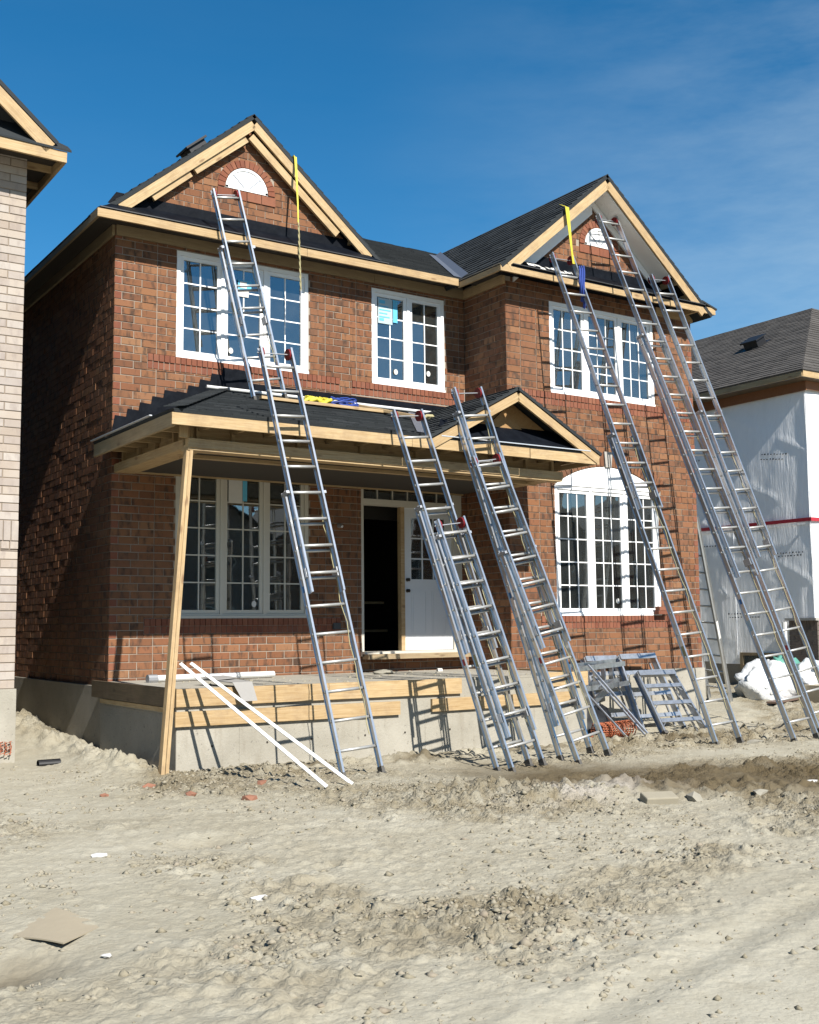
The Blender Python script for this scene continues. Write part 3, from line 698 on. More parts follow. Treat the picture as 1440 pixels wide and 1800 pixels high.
# ------------------------------------------------------------------ front door
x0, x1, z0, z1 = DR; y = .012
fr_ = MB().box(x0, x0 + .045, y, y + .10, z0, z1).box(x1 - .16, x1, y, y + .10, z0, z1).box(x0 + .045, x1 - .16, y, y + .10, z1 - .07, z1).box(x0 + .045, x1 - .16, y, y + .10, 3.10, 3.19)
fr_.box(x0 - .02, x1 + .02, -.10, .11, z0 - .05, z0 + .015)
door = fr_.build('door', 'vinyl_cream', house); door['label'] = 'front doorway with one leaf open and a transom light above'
tx0, tx1 = x0 + .045, x1 - .16
for i in range(6):
    pane_box(tx0 + (tx1 - tx0) * i / 6, tx0 + (tx1 - tx0) * (i + 1) / 6, 3.19, z1 - .07, y + .05, door)
    if i: MB().box(tx0 + (tx1 - tx0) * i / 6 - .009, tx0 + (tx1 - tx0) * i / 6 + .009, y + .04, y + .058, 3.19, z1 - .07).build('muntin', 'vinyl_cream', door)
MB().box(4.345, 4.41, y + .03, y + .12, z0 + .016, 3.10).build('door_post', 'wood', door)
dx0, dx1 = 4.412, tx1; dy = y + .045
leaf = MB()
wx0, wx1, wz0, wz1 = dx0 + .12, dx1 - .12, 2.05, 2.95
leaf.box(dx0, wx0, dy, dy + .04, z0 + .02, 3.098).box(wx1, dx1, dy, dy + .04, z0 + .02, 3.098).box(wx0, wx1, dy, dy + .04, wz1, 3.098).box(wx0, wx1, dy, dy + .04, z0 + .02, wz0)
leaf.build('door_leaf', 'door_paint', door)
for c in range(3):
    for r in range(3): pane_box(wx0 + (wx1 - wx0) * c / 3, wx0 + (wx1 - wx0) * (c + 1) / 3, wz0 + (wz1 - wz0) * r / 3, wz0 + (wz1 - wz0) * (r + 1) / 3, dy + .016, door)
for c in (1, 2):
    xx = wx0 + (wx1 - wx0) * c / 3; MB().box(xx - .01, xx + .01, dy + .006, dy + .024, wz0, wz1).build('muntin', 'door_paint', door)
    zz = wz0 + (wz1 - wz0) * c / 3; MB().box(wx0, wx1, dy + .008, dy + .022, zz - .01, zz + .01).build('muntin', 'door_paint', door)
for px in (dx0 + .12, dx0 + .48):
    pnl = MB(); a, b, c0, c1_ = px, px + .26, 1.25, 1.88
    pnl.box(a, b, dy - .004, dy - .0005, c0, c0 + .014).box(a, b, dy - .004, dy - .0005, c1_ - .014, c1_).box(a, a + .014, dy - .004, dy - .0005, c0 + .014, c1_ - .014).box(b - .014, b, dy - .004, dy - .0005, c0 + .014, c1_ - .014)
    pnl.box(a + .03, b - .03, dy - .003, dy - .0005, c0 + .03, c1_ - .03); pnl.build('panel', 'door_paint', door)
for kz in (1.88, 2.04):
    MB().tube([(dx0 + .05, dy, kz), (dx0 + .05, dy - .02, kz), (dx0 + .05, dy - .045, kz)], [.028, .016, .026], 10).build('knob', 'knob', door, True)
board('threshold', (x0 - .02, -.13, .945), (x1 + .04, -.13, .945), .16, .07, (0, 1, 0), 'wood_grey', door)

# ------------------------------------------------------------------ roofs
def shingles(o, u, v, poly, mat, parent, expo=.14, name='shingles', wmin=.18, wmax=.42):
    """overlapping tabs on the plane o + a*u + b*v inside the convex polygon (a,b)"""
    o, u, v = Vector(o), Vector(u).normalized(), Vector(v).normalized(); n = u.cross(v).normalized()
    if n.z < 0: n = -n
    amin, amax = min(p[0] for p in poly), max(p[0] for p in poly); bmin, bmax = min(p[1] for p in poly), max(p[1] for p in poly)
    mb = MB(); b = bmin
    ar = sum(poly[i][0] * poly[(i + 1) % len(poly)][1] - poly[(i + 1) % len(poly)][0] * poly[i][1] for i in range(len(poly)))
    P = poly if ar > 0 else poly[::-1]
    while b < bmax:
        a = amin - random.random() * .3
        while a < amax:
            w = random.uniform(wmin, wmax); q = [(a + .0015, b - .004), (a + w - .0015, b - .004), (a + w - .0015, b + expo), (a + .0015, b + expo)]
            for i in range(len(P)):
                (x0, y0), (x1, y1) = P[i], P[(i + 1) % len(P)]
                q = clip(q, -(y1 - y0), x1 - x0, -(x1 - x0) * y0 + (y1 - y0) * x0)
                if len(q) < 3: break
            if len(q) >= 3 and area(q) > 1e-4:
                lift = random.uniform(.009, .016); k = len(q)
                top = [o + u * x + v * y_ + n * (.004 + lift * max(0, 1 - (y_ - b) / expo)) for x, y_ in q]; bot = [o + u * x + v * y_ - n * .002 for x, y_ in q]
                mb.add(top + bot, [tuple(range(k))] + [(i, i + k, (i + 1) % k + k, (i + 1) % k) for i in range(k)])
            a += w
        b += expo
    return tag(mb.build(name, mat, parent), kind='stuff')
def deck(pts, th, mat, parent, name='roof'):
    P = [Vector(p) for p in pts]; n = (P[1] - P[0]).cross(P[2] - P[0]).normalized()
    if n.z < 0: n = -n
    return MB().prism([p - n * th for p in P], n * (th - .003)).build(name, mat, parent)
K = math.sqrt(1 + GT * GT)
# left gable: ridge along Y at x = GC1
E1L, E1R, ZE = -.37, 4.02, 6.52
yf1 = -.155
zl = GP1 - GT * (GC1 - E1L)
roofL = deck([(E1L, yf1, zl), (GC1, yf1, GP1), (GC1, YB + .3, GP1), (E1L, YB + .3, zl)], .05, 'shingle_black', house)
roofR = deck([(GC1, yf1, GP1), (E1R, yf1, GP1 - GT * (E1R - GC1)), (E1R, YB + .3, GP1 - GT * (E1R - GC1)), (GC1, YB + .3, GP1)], .05, 'shingle_black', house)
shingles((E1L, yf1, zl), (0, 1, 0), (1, 0, GT), [(0, 0), (5, 0), (5, (GC1 - E1L) * K), (0, (GC1 - E1L) * K)], 'shingle_black', roofL)
shingles((E1R, yf1, GP1 - GT * (E1R - GC1)), (0, 1, 0), (-1, 0, GT), [(0, 0), (5, 0), (5, (E1R - GC1) * K), (0, (E1R - GC1) * K)], 'shingle_black', roofR)
# right gable
E2L, E2R, yf2 = 5.13, 9.52, YR - .40
zl2 = GP2 - GT * (GC2 - E2L); zr2 = GP2 - GT * (E2R - GC2)
roof2L = deck([(E2L, yf2, zl2), (GC2, yf2, GP2), (GC2, YB, GP2), (E2L, YB, zl2)], .05, 'shingle_black', house)
roof2R = deck([(GC2, yf2, GP2), (E2R, yf2, zr2), (E2R, YB, zr2), (GC2, YB, GP2)], .05, 'shingle_black', house)
shingles((E2L, yf2, zl2), (0, 1, 0), (1, 0, GT), [(0, 0), (6, 0), (6, (GC2 - E2L) * K), (0, (GC2 - E2L) * K)], 'shingle_black', roof2L)
shingles((E2R, yf2, zr2), (0, 1, 0), (-1, 0, GT), [(0, 0), (6, 0), (6, (E2R - GC2) * K), (0, (E2R - GC2) * K)], 'shingle_black', roof2R)
# main roof between the gables
TM = .48; ym = 3.95; zm = 6.535 + TM * (ym + .40); KM = math.sqrt(1 + TM * TM)
roofM = deck([(2.2, -.40, 6.535), (9.3, -.40, 6.535), (9.3, ym, zm), (2.2, ym, zm)], .05, 'shingle_black', house)
deck([(2.2, ym, zm), (9.3, ym, zm), (9.3, YB + .3, zm - .44 * (YB + .3 - ym)), (2.2, YB + .3, zm - .44 * (YB + .3 - ym))], .05, 'shingle_black', house)
shingles((3.0, -.40, 6.535), (1, 0, 0), (0, 1, TM), [(0, 0), (2.3, 0), (4.9, (ym + .4) * KM), (0, (ym + .4) * KM)], 'shingle_black', roofM)
# valley flashing between main roof and right gable: plane intersection
def valley(y_): z = 6.535 + TM * (y_ + .40); return Vector((E2L + (z - zl2) / GT, y_, z))
v0, v1 = valley(-.38), valley(3.2); dv = (v1 - v0).normalized()
nA = Vector((0, -TM, 1)).normalized(); nB = Vector((-GT, 0, 1)).normalized()
fl_ = MB()
for n_, s_ in ((nA, -1), (nB, 1)):
    side = dv.cross(n_).normalized() * s_
    if (side.x < 0) != (n_ is nA): side = -side
    o_ = n_ * .022
    fl_.prism([v0 + o_, v1 + o_, v1 + o_ + side * .13, v0 + o_ + side * .13], n_ * .003)
fl_.build('valley_flashing', 'flashing_grey', roofM)

# pent eaves across the foot of each gable, with membrane and flashing
def pent(xa, xb, Y, zt, rise, parent):
    m = MB(); dep = .40
    m.add([(xa, Y - dep, zt - .03), (xb, Y - dep, zt - .03), (xb, Y - .001, zt - .03), (xa, Y - .001, zt - .03), (xa, Y - dep, zt), (xb, Y - dep, zt), (xb - .30, Y - .001, zt + rise), (xa + .40, Y - .001, zt + rise), (xa, Y - .001, zt), (xb, Y - .001, zt)],
          [(0, 3, 2, 1), (0, 1, 5, 4), (4, 5, 6, 7), (4, 7, 8), (0, 4, 8, 3), (5, 9, 6), (1, 2, 9, 5), (3, 8, 7, 6, 9, 2)])
    m.prism([(xa + .25, Y - .016, zt + rise - .04), (xb - .25, Y - .016, zt + rise - .04), (xb - .36, Y - .016, zt + rise + .12), (xa + .36, Y - .016, zt + rise + .12)], (0, .012, 0))
    p = m.build('pent_roof', 'membrane', parent)
    board('drip_edge', (xa + .02, Y - dep - .012, zt + .006), (xb - .02, Y - dep - .012, zt + .006), .03, .012, (0, 1, 0), 'dark_metal', parent)
    return p
pent(-.36, 3.90, 0, 6.545, .27, house)
pent(5.32, 9.36, YR, 6.515, .26, house)
sc_ = MB()   # torn white backing paper along the edge of the pent membrane
for i in range(7):
    q = 5.75 + i * .12; sc_.obox((q, YR - .33 + .01 * (i % 3), 6.60 + .012 * math.sin(i * 2.1)), (.07, .01 * math.sin(i), 0), (0, .02 + .01 * (i % 2), .02), (0, 0, .003))
sc_.build('torn_paper', 'paper_white', house)
# fascia boards, rake boards, friezes
zf = 6.475
def fas(p0, p1, w=.105, t=.035, wd=(0, 0, 1), name='fascia', mat='wood'): return board(name, p0, p1, w, t, wd, mat, house)
fas((-.37, -.40, zf), (2.55, -.40, zf)); fas((2.555, -.40, zf), (5.12, -.40, zf))
fas((-.352, -.38, zf), (-.352, YB, zf), mat='wood_grey')
fas((5.148, YR - .36, zf - .02), (5.148, -.385, zf - .02)); fas((5.13, YR - .378, zf - .025), (7.3, YR - .378, zf - .025)); fas((7.305, YR - .378, zf - .028), (9.60, YR - .378, zf - .028))
fas((9.582, YR - .36, zf - .028), (9.582, YB, zf - .028), mat='wood_grey')
deck([(9.30, yf2, 6.60), (9.63, yf2 - .01, 6.50), (9.63, YB, 6.50), (9.30, YB, 6.60)], .03, 'shingle_black', house, 'roof_edge')
dz = .105
def rake(cx_, cz_, xe, Y, w=.15):
    s_ = 1 if xe > cx_ else -1
    drop = .05 * K + w / 2 * K + .004
    p0 = (cx_ + s_ * .004, Y, cz_ - drop); p1 = (xe, Y, cz_ - GT * abs(xe - cx_) - drop)
    return board('rake_board', p0, p1, w, .035, (0, 0, 1), 'wood', house)
rake(GC1, GP1, .02, -.130, .12); rake(GC1, GP1, 3.73, -.130, .12)
rake(GC2, GP2, 5.30, yf2 + .02, .135); rake(GC2, GP2, 9.32, yf2 + .02, .135)
# short nailers on the left gable wall
def on_rake(cx_, cz_, x, dn): return cz_ - GT * abs(x - cx_) - dn
for pa, pb_ in (((.446, 6.925), (.963, 7.366)), ((1.027, 7.413), (1.773, 8.027)), ((1.845, 8.075), (3.21, 6.949))):
    board('nailer', (pa[0], -.095, pa[1]), (pb_[0], -.095, pb_[1]), .105, .045, (0, 0, 1), 'wood', house)
for x in (.25, .7, 1.2, 1.6, 2.25, 2.72, 3.1, 3.45): board('lookout', (x, -.110, on_rake(GC1, GP1, x, .16)), (x, -.01, on_rake(GC1, GP1, x, .16)), .09, .038, (0, 0, 1), 'wood', house)
# white soffit and frieze in the right gable
def strip(xa, xb, da, db, ya, yb, mat, name):
    za, zb = on_rake(GC2, GP2, xa, 0), on_rake(GC2, GP2, xb, 0)
    MB().prism([(xa, ya, za - da), (xb, ya, zb - da), (xb, ya, zb - db), (xa, ya, za - db)], (0, yb - ya, 0)).build(name, mat, house)
strip(5.45, GC2, .245, .26, yf2 + .04, YR - .01, 'soffit_white', 'soffit'); strip(GC2, 8.62, .245, .26, yf2 + .04, YR - .01, 'soffit_white', 'soffit')
strip(5.66, GC2, .34, .52, YR - .035, YR - .005, 'vinyl', 'frieze'); strip(GC2, 9.05, .27, .40, YR - .035, YR - .005, 'vinyl', 'frieze')
for x in (8.75, 9.0, 9.2): board('lookout', (x, yf2 + .04, on_rake(GC2, GP2, x, .20)), (x, YR - .01, on_rake(GC2, GP2, x, .20)), .09, .038, (0, 0, 1), 'wood', house)
# frieze boards under the eaves
board('frieze', (0.005, -.022, 6.435), (3.87, -.022, 6.435), .135, .036, (0, 0, 1), 'wood_grey', house); board('frieze', (3.875, -.022, 6.435), (XR0 - .01, -.022, 6.435), .135, .036, (0, 0, 1), 'wood_grey', house)
board('frieze', (-.022, -.004, 6.435), (-.022, 6, 6.435), .135, .036, (0, 0, 1), 'wood_grey', house)
board('frieze', (XR0 - .022, -.042, 6.435), (XR0 - .022, YR - .004, 6.435), .135, .036, (0, 0, 1), 'wood', house)
board('frieze', (8.6, YR - .022, 6.40), (XR1 + .01, YR - .022, 6.40), .13, .036, (0, 0, 1), 'wood', house)
board('frieze', (XR1 + .02, YR - .02, 6.40), (XR1 + .02, 5, 6.40), .13, .03, (0, 0, 1), 'wood', house)
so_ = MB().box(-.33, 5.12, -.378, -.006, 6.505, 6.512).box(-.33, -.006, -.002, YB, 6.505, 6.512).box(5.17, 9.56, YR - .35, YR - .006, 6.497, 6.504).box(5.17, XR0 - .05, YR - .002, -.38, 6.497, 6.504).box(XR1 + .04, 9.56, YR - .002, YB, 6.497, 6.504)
so_.build('eave_underside', 'shade_dark', house)  # dark sheet painted as the shade between the open rafters
# roof vent on the left slope
vx, vy = 1.42, .72; vz = GP1 - GT * (GC1 - vx)
sl = Vector((1, 0, GT)).normalized(); nn = Vector((-GT, 0, 1)).normalized(); vc = Vector((vx, vy, vz))
vent = MB().obox(vc + nn * .015, sl * .24, (0, .22, 0), nn * .012).obox(vc + nn * .08, sl * .15, (0, .15, 0), nn * .06).obox(vc + nn * .155, sl * .19, (0, .19, 0), nn * .014)
vent.build('roof_vent', 'black_poly', roofL)

# ------------------------------------------------------------------ porch
PX0, PX1, PY = -.10, 5.62, -2.44
pd = MB().box(PX0, PX1, PY, -.045, -.8, .70)
porch = pd.build('porch_base', 'concrete', house); porch['label'] = 'poured concrete porch base with timber form boards'
MB().box(PX0 - .004, PX0 - .0005, PY + .004, -.05, -.8, .46).build('porch_side', 'concrete_shaded', porch)  # thin skin on the side face, shade painted into its concrete colour
MB().box(PX0 + .01, PX1 - .01, PY + .01, -.05, .702, .728).build('porch_slab', 'concrete', porch)
for x in (.62, 1.83, 3.04, 4.25, 5.1): MB().box(x - .004, x + .004, PY - .004, PY + .002, -.3, .34).build('form_seam', 'concrete', porch)
for x in (.3, .95, 1.5, 2.2, 2.75, 3.4, 4.0, 4.6):
    MB().tube([(x, PY + .002, .12), (x, PY - .003, .12)], .013, 8).build('tie_hole', 'shade_dark', porch)
# lumpy mortar droppings on the slab
dr_ = MB()
for i in range(150):
    x = random.uniform(.1, 5.3); y_ = random.uniform(-2.3, -.1); r = random.uniform(.008, .03); 
    dr_.add([(x + r * math.cos(a) * random.uniform(.7, 1.3), y_ + r * math.sin(a) * random.uniform(.7, 1.3), .728) for a in (0, 1.26, 2.5, 3.8, 5.0)] + [(x, y_, .728 + r * .6)], [(0, 1, 5), (1, 2, 5), (2, 3, 5), (3, 4, 5), (4, 0, 5)])
tag(dr_.build('mortar_droppings', 'clod', porch), kind='stuff')
fy = PY - .022
def pb(p0, p1, w, mat='wood', wd=(0, 0, 1)): return board('form_board', p0, p1, w, .038, wd, mat, porch)
pb((PX0 - .02, fy, .640), (1.70, fy, .640), .185); pb((1.705, fy, .640), (3.56, fy, .637), .185)
pb((PX0 - .03, fy - .004, .420), (2.66, fy - .004, .412), .155)
pb((3.12, fy, .420), (5.32, fy, .425), .15); pb((4.90, fy, .665), (5.60, fy, .66), .18); pb((PX1 + .022, PY, .66), (PX1 + .022, -1.05, .66), .18)
pb((3.56, fy + .02, .52), (3.56, fy + .02, .72), .07)
pb((PX0 - .024, PY + .0, .640), (PX0 - .024, .18, .640), .20, 'wood_old'); pb((PX0 - .010, PY + .05, .505), (PX0 - .010, -.1, .505), .05, 'wood')
# porch roof: hip against the wall on the left, small gable over the steps
EX, EY, EZ = -.235, -2.61, 3.66; ZT = 4.515; XT = 1.50
tF = (ZT - EZ) / (0 - EY); tL = (ZT - EZ) / (XT - EX); kF = math.sqrt(1 + tF * tF); kL = math.sqrt(1 + tL * tL)
proof = deck([(EX, EY, EZ), (5.72, EY, EZ), (5.72, 0, ZT), (XT, 0, ZT)], .03, 'shingle_black', house, 'porch_roof'); proof['label'] = 'low shingled porch roof with bare timber edge'
deck([(EX, EY, EZ), (XT, 0, ZT), (EX, 0, EZ)], .03, 'shingle_black', house, 'porch_roof')
shingles((EX, EY, EZ), (1, 0, 0), (0, 1, tF), [(0, 0), (3.6, 0), (5.0, -EY * kF), (XT - EX, -EY * kF)], 'shingle_black', proof, .13)
shingles((EX, EY, EZ), (0, 1, 0), (1, 0, tL), [(0, 0), (-EY, 0), (-EY, (XT - EX) * kL)], 'shingle_black', proof, .13)
hp0, hp1 = Vector((EX, EY, EZ + .025)), Vector((XT, 0, ZT + .025)); hd = hp1 - hp0
for i in range(14):
    a = hp0 + hd * (i / 14); b = hp0 + hd * ((i + 1.25) / 14); board('hip_cap', a + Vector((0, 0, .012)), b, .22, .012, (1, -1, 0), 'shingle_black', proof)
PGX, PGZ, PGH = 4.42, 4.40, 1.42; GTP = (PGZ - 3.64) / PGH; KP = math.sqrt(1 + GTP * GTP); pyf = EY - .02
pg0 = deck([(PGX - PGH, pyf, PGZ - GTP * PGH), (PGX, pyf, PGZ), (PGX, -.005, PGZ), (PGX - PGH, -.005, PGZ - GTP * PGH)], .03, 'shingle_black', house, 'porch_roof')
pg1 = deck([(PGX, pyf, PGZ), (PGX + PGH, pyf, PGZ - GTP * PGH), (PGX + PGH, YR - .005, PGZ - GTP * PGH), (XR0 - .005, YR - .005, PGZ - GTP * (XR0 - PGX)), (XR0 - .005, -.005, PGZ - GTP * (XR0 - PGX)), (PGX, -.005, PGZ)], .03, 'shingle_black', house, 'porch_roof')
shingles((PGX - PGH, pyf, PGZ - GTP * PGH), (0, 1, 0), (1, 0, GTP), [(0, 0), (-pyf, 0), (-pyf, PGH * KP), (0, PGH * KP)], 'shingle_black', pg0, .12)
shingles((PGX + PGH, pyf, PGZ - GTP * PGH), (0, 1, 0), (-1, 0, GTP), [(0, 0), (1.6, 0), (1.6, PGH * KP), (0, PGH * KP)], 'shingle_black', pg1, .13)
def pvalley(y_): z = EZ + tF * (y_ - EY); return Vector((PGX - (PGZ - z) / GTP, y_, z))
a, b = pvalley(-2.6), pvalley(-.3); dv = (b - a).normalized(); n_ = Vector((0, -tF, 1)).normalized(); sd_ = dv.cross(n_).normalized()
if sd_.x > 0: sd_ = -sd_
MB().prism([a + n_ * .02, b + n_ * .02, b + n_ * .02 + sd_ * .16, a + n_ * .02 + sd_ * .16], n_ * .003).build('valley_flashing', 'flashing_grey', proof)
def pf(p0, p1, w=.125, wd=(0, 0, 1), name='fascia', mat='wood', t=.036): return board(name, p0, p1, w, t, wd, mat, proof)
zf_ = EZ - .095
pf((EX - .018, EY + .02, zf_), (2.78, EY + .02, zf_)); pf((2.785, EY + .02, zf_), (4.60, EY + .02, zf_)); pf((4.605, EY + .012, zf_ - .004), (5.80, EY + .012, zf_ - .004))
pf((EX + .018, EY + .04, zf_), (EX + .018, -.02, zf_), .15, mat='wood_grey')
pf((5.77, EY + .04, zf_), (5.77, YR - .03, zf_))
for s_ in (-1, 1):
    d_ = .05 + .06 * KP; pf((PGX + s_ * .004, pyf + .02, PGZ - d_), (PGX + s_ * (PGH - .06), pyf + .02, PGZ - GTP * (PGH - .06) - d_), .11, name='rake_board')
MB().prism([(PGX - 1.1, -2.30, 3.72), (PGX + 1.1, -2.30, 3.72), (PGX, -2.30, PGZ - .06)], (0, .02, 0)).build('gable_sheathing', 'osb', proof)
MB().prism([(PGX - .30, -2.335, 3.90), (PGX + .30, -2.335, 3.90), (PGX, -2.335, 4.17)], (0, .02, 0)).build('gable_patch', 'osb', proof)
MB().prism([(PGX - 1.22, EY - .0, 3.665), (PGX + 1.22, EY - .0, 3.665), (PGX + 1.02, -2.32, 3.93), (PGX - 1.02, -2.32, 3.93)], (0, .012, .012)).build('membrane_skirt', 'membrane', proof)
pf((PGX - 1.22, EY - .012, 3.668), (PGX + 1.22, EY - .012, 3.668), .02, (0, 1, 0), 'drip_edge', 'drip_metal', .012)
# beams, lookouts and ceiling joists under the roof
pf((.03, -2.33, 3.36), (5.36, -2.33, 3.345), .10, name='beam', t=.09); pf((.03, -2.27, 3.315), (5.36, -2.27, 3.30), .06, name='beam', t=.18)
pf((.07, -2.23, 3.365), (.07, -.02, 3.365), .10, name='beam', t=.09); pf((.16, -2.18, 3.335), (.16, -.02, 3.335), .05, name='beam', t=.26)
pf((5.30, -2.2, 3.35), (5.30, -1.05, 3.35), .10, name='beam', t=.20)
pf((.14, -2.18, 3.52), (5.36, -2.18, 3.52), .25, name='header', t=.02, mat='wood'); pf((.16, -2.16, 3.52), (.16, -.04, 3.52), .25, name='header', t=.02, mat='wood')
for x in np.arange(.22, 5.6, .405): pf((x, EY + .045, 3.56), (x, -2.2, 3.56), .09, name='lookout', t=.038)
for y_ in np.arange(-2.05, -.1, .405): pf((EX + .04, y_, 3.56), (.145, y_, 3.56), .09, name='lookout', t=.038)
for x in (.12, .20, .62, 1.45, 2.30, 3.10, 3.95, 4.40, 4.85, 5.30): pf((x, -2.215, 3.405), (x, -2.215, 3.64), .04, (1, 0, 0), 'stud', t=.05)
for y_ in (-1.75, -1.2, -.65, -.1): pf((.125, y_, 3.405), (.125, y_, 3.64), .05, (1, 0, 0), 'stud', t=.04)
pf((-.02, -2.36, 3.41), (-.02, -2.36, 3.60), .09, (1, 0, 0), 'stud', t=.04)
pf((.2, -1.75, 3.31), (5.4, -1.75, 3.31), .04, (0, 0, 1), 'joist', t=.09); pf((.2, -.06, 3.36), (5.4, -.06, 3.36), .09, name='ledger', t=.038)
MB().box(.18, 5.4, -2.15, -.03, 3.335, 3.345).build('porch_ceiling', 'shade_dark', proof)  # dark sheet painted as the shade up among the open joists
# step flashing and the wide wall flashing
for i in range(11):
    xa = -.03 + i * .163; zb = EZ + tL * (xa - EX); zt = ZB + BH * (math.floor((zb + .30 - ZB) / BH)) + .012
    MB().prism([(xa, -.012 - .0007 * i, zb - .05), (xa + .30, -.012 - .0007 * i, zb + tL * .30 - .05), (xa + .30, -.012 - .0007 * i, zt + .03), (xa + .06, -.012 - .0007 * i, zt + .045)], (0, .006, 0)).build('step_flashing', 'membrane', proof)
MB().box(1.42, XR0 - .02, -.03, -.018, ZT - .01, ZT + .135).build('wall_flashing', 'membrane', proof)
board('drip_edge', (EX - .04, -2.05, EZ + .02), (EX - .04, -.05, EZ + .02), .012, .03, (0, 0, 1), 'drip_metal', proof)

# leaning temporary post
post = empty('porch_post', (-.29, -2.60, G(-.29, -2.6)), 'leaning pair of new lumber studs propping up the porch roof', 'post')
pz = H(-.29, -2.6) - .04
board('stud', (-.325, -2.60, pz), (.045, -2.30, 3.315), .085, .038, (0, 1, 0), 'wood', post)
board('stud', (-.284, -2.615, pz), (.078, -2.316, 3.31), .075, .036, (0, 1, 0), 'wood', post)

# ================================================================== LADDERS
def ibeam(mb, c0, c1, a, b, h=.076, w=.024, tw=.005):
    """I profile swept from c0 to c1; a = flange direction, b = depth direction"""
    h2, w2, t = h / 2, w / 2, tw
    prof = [(-w2, -h2), (w2, -h2), (w2, -h2 + t), (t / 2, -h2 + t), (t / 2, h2 - t), (w2, h2 - t), (w2, h2), (-w2, h2), (-w2, h2 - t), (-t / 2, h2 - t), (-t / 2, -h2 + t), (-w2, -h2 + t)]
    n = len(prof); vs = [c0 + a * p + b * q for p, q in prof] + [c1 + a * p + b * q for p, q in prof]
    fs = [(i, (i + 1) % n, (i + 1) % n + n, i + n) for i in range(n)]
    for k in (0, n):
        s_ = [(0, 1, 2, 11), (7, 8, 5, 6), (3, 4, 9, 10)]
        fs += [tuple(i + k for i in q) if k else tuple(reversed(q)) for q in s_]
    mb.add(vs, fs)
LABN = [0]
def extension_ladder(label, base, top, wb, wt, sb, sf, feet=True, wheels=True, stag=0):
    B, T = Vector(base), Vector(top); e = (T - B).normalized(); Ltot = (T - B).length
    a = Vector((1, 0, 0)); a = (a - e * a.dot(e)).normalized(); n = a.cross(e).normalized()
    if n.y > 0: n = -n
    root = empty('extension_ladder', B, label, 'ladder', 'aluminium extension ladders leaning on the house')
    def section(s0, s1, w, off, lower):
        for sgn in (-1, 1):
            m = MB(); ibeam(m, B + e * s0 + a * sgn * w / 2 + n * off, B + e * s1 + a * sgn * w / 2 + n * off, a, n)
            m.build('rail', 'aluminium', root)
        s = .28 if lower else .28 + .305 * math.ceil((s0 + .10 - .28) / .305) + .035
        while s < s1 - .08:
            MB().tube([B + e * s - a * (w / 2 + .012) + n * off, B + e * s + a * (w / 2 + .012) + n * off], .0165, 10).build('rung', 'rung', root, True)
            s += .305
    wf = min(wt, wb - .035)
    section(.03, sb, wb, 0, True); section(sf, Ltot, wf, .074, False)
    for sgn in (-1, 1):
        q = B + a * sgn * wb / 2
        if feet:
            m = MB().obox(q + e * .03, a * .018, n * .042, e * .035).obox(q + Vector((0, 0, .006)), a * .026, Vector((0, .05, 0)), Vector((0, 0, .008))); m.build('rubber_foot', 'rubber', root)
        MB().obox(B + e * (sb - .03) + a * sgn * (wb / 2) + n * .03, a * .019, n * .06, e * .015).build('guide_bracket', 'galv', root)
        MB().obox(B + e * (sf + .22) + a * sgn * (wf / 2 - .005) + n * .03, a * .022, n * .055, e * .05).build('rung_lock', 'galv', root)
        if wheels:
            wc = B + e * (Ltot - .06) + n * .045
            MB().tube([wc + a * sgn * (wf / 2 - .034) , wc + a * sgn * (wf / 2 - .016)], .066, 18).build('wheel', 'red_plastic', root)
    if wheels:
        wc = B + e * (Ltot - .06) + n * .045
        MB().tube([wc - a * (wf / 2 + .03), wc + a * (wf / 2 + .03)], .007, 8).build('axle', 'galv', root)
    # pull rope along the right-hand rail
    pts = [B + e * (sb - .05 - i * .12) + a * (wb / 2 - .045 + .012 * math.sin(i * 1.7)) + n * (.012 + .01 * math.cos(i)) for i in range(int((sb - .3) / .12))]
    if len(pts) > 2: MB().tube(pts, .005, 5).build('rope', 'yellow_old', root)
    LABN[0] += 1; k_ = LABN[0]; sl = .9 + .37 * (k_ % 3); pl = a * (-wb / 2 - .0035)
    MB().obox(B + e * sl + pl, a * .0008, n * .022, e * .075).build('warning_label', ('paper_white', 'yellow_old', 'sticker_pale')[k_ % 3], root)
    MB().obox(B + e * (sl + .35) + pl, a * .0008, n * .018, e * .035).build('warning_label', ('red_tape', 'paper_white', 'blue_label')[k_ % 3], root)
    return root
def lz(b): return (b[0], b[1], H(b[0], b[1]) + .005)
LAD = [
 ('two-section ladder standing on the porch roof up to the half-round gable window', (1.838, -.720, 4.292), (1.313, -.371, 7.086), .456, .366, 2.099, .848),
 ('tall ladder standing before the tall porch window, over the porch roof edge', (1.322, -3.829, None), (1.001, -2.432, 4.477), .458, .385, 3.095, 1.930),
 ('taller ladder of the two overlapping in front of the front door', (3.191, -3.918, None), (2.662, -2.604, 3.895), .454, .405, 3.127, 1.328),
 ('shorter ladder in front of the white door leaf, resting on a taller ladder', (3.31, -4.02, None), (2.875, -3.150, 2.568), .443, .380, 2.765, .378),
 ('ladder reaching highest up the small porch gable, its back one of two', (4.253, -3.741, None), (3.627, -2.504, 4.294), .480, .423, 4.360, .385),
 ('ladder ending just below the porch gable fascia, front one of two', (4.30, -3.99, None), (3.592, -2.905, 3.390), .480, .417, 2.593, 1.366),
 ('long ladder tied with blue rope, crossing the large arched window', (6.848, -3.746, None), (6.291, -1.336, 6.801), .461, .407, 4.445, 3.281),
 ('longest ladder, its top resting beside the half-round window of the projecting bay', (8.120, -3.954, None), (7.394, -1.160, 7.670), .478, .391, 6.234, 2.317),
 ('long ladder nearest the white wrapped house, leaning on the far eave corner', (9.22, -3.50, None), (8.31, -1.341, 6.82), .46, .385, 5.0, 2.60)]
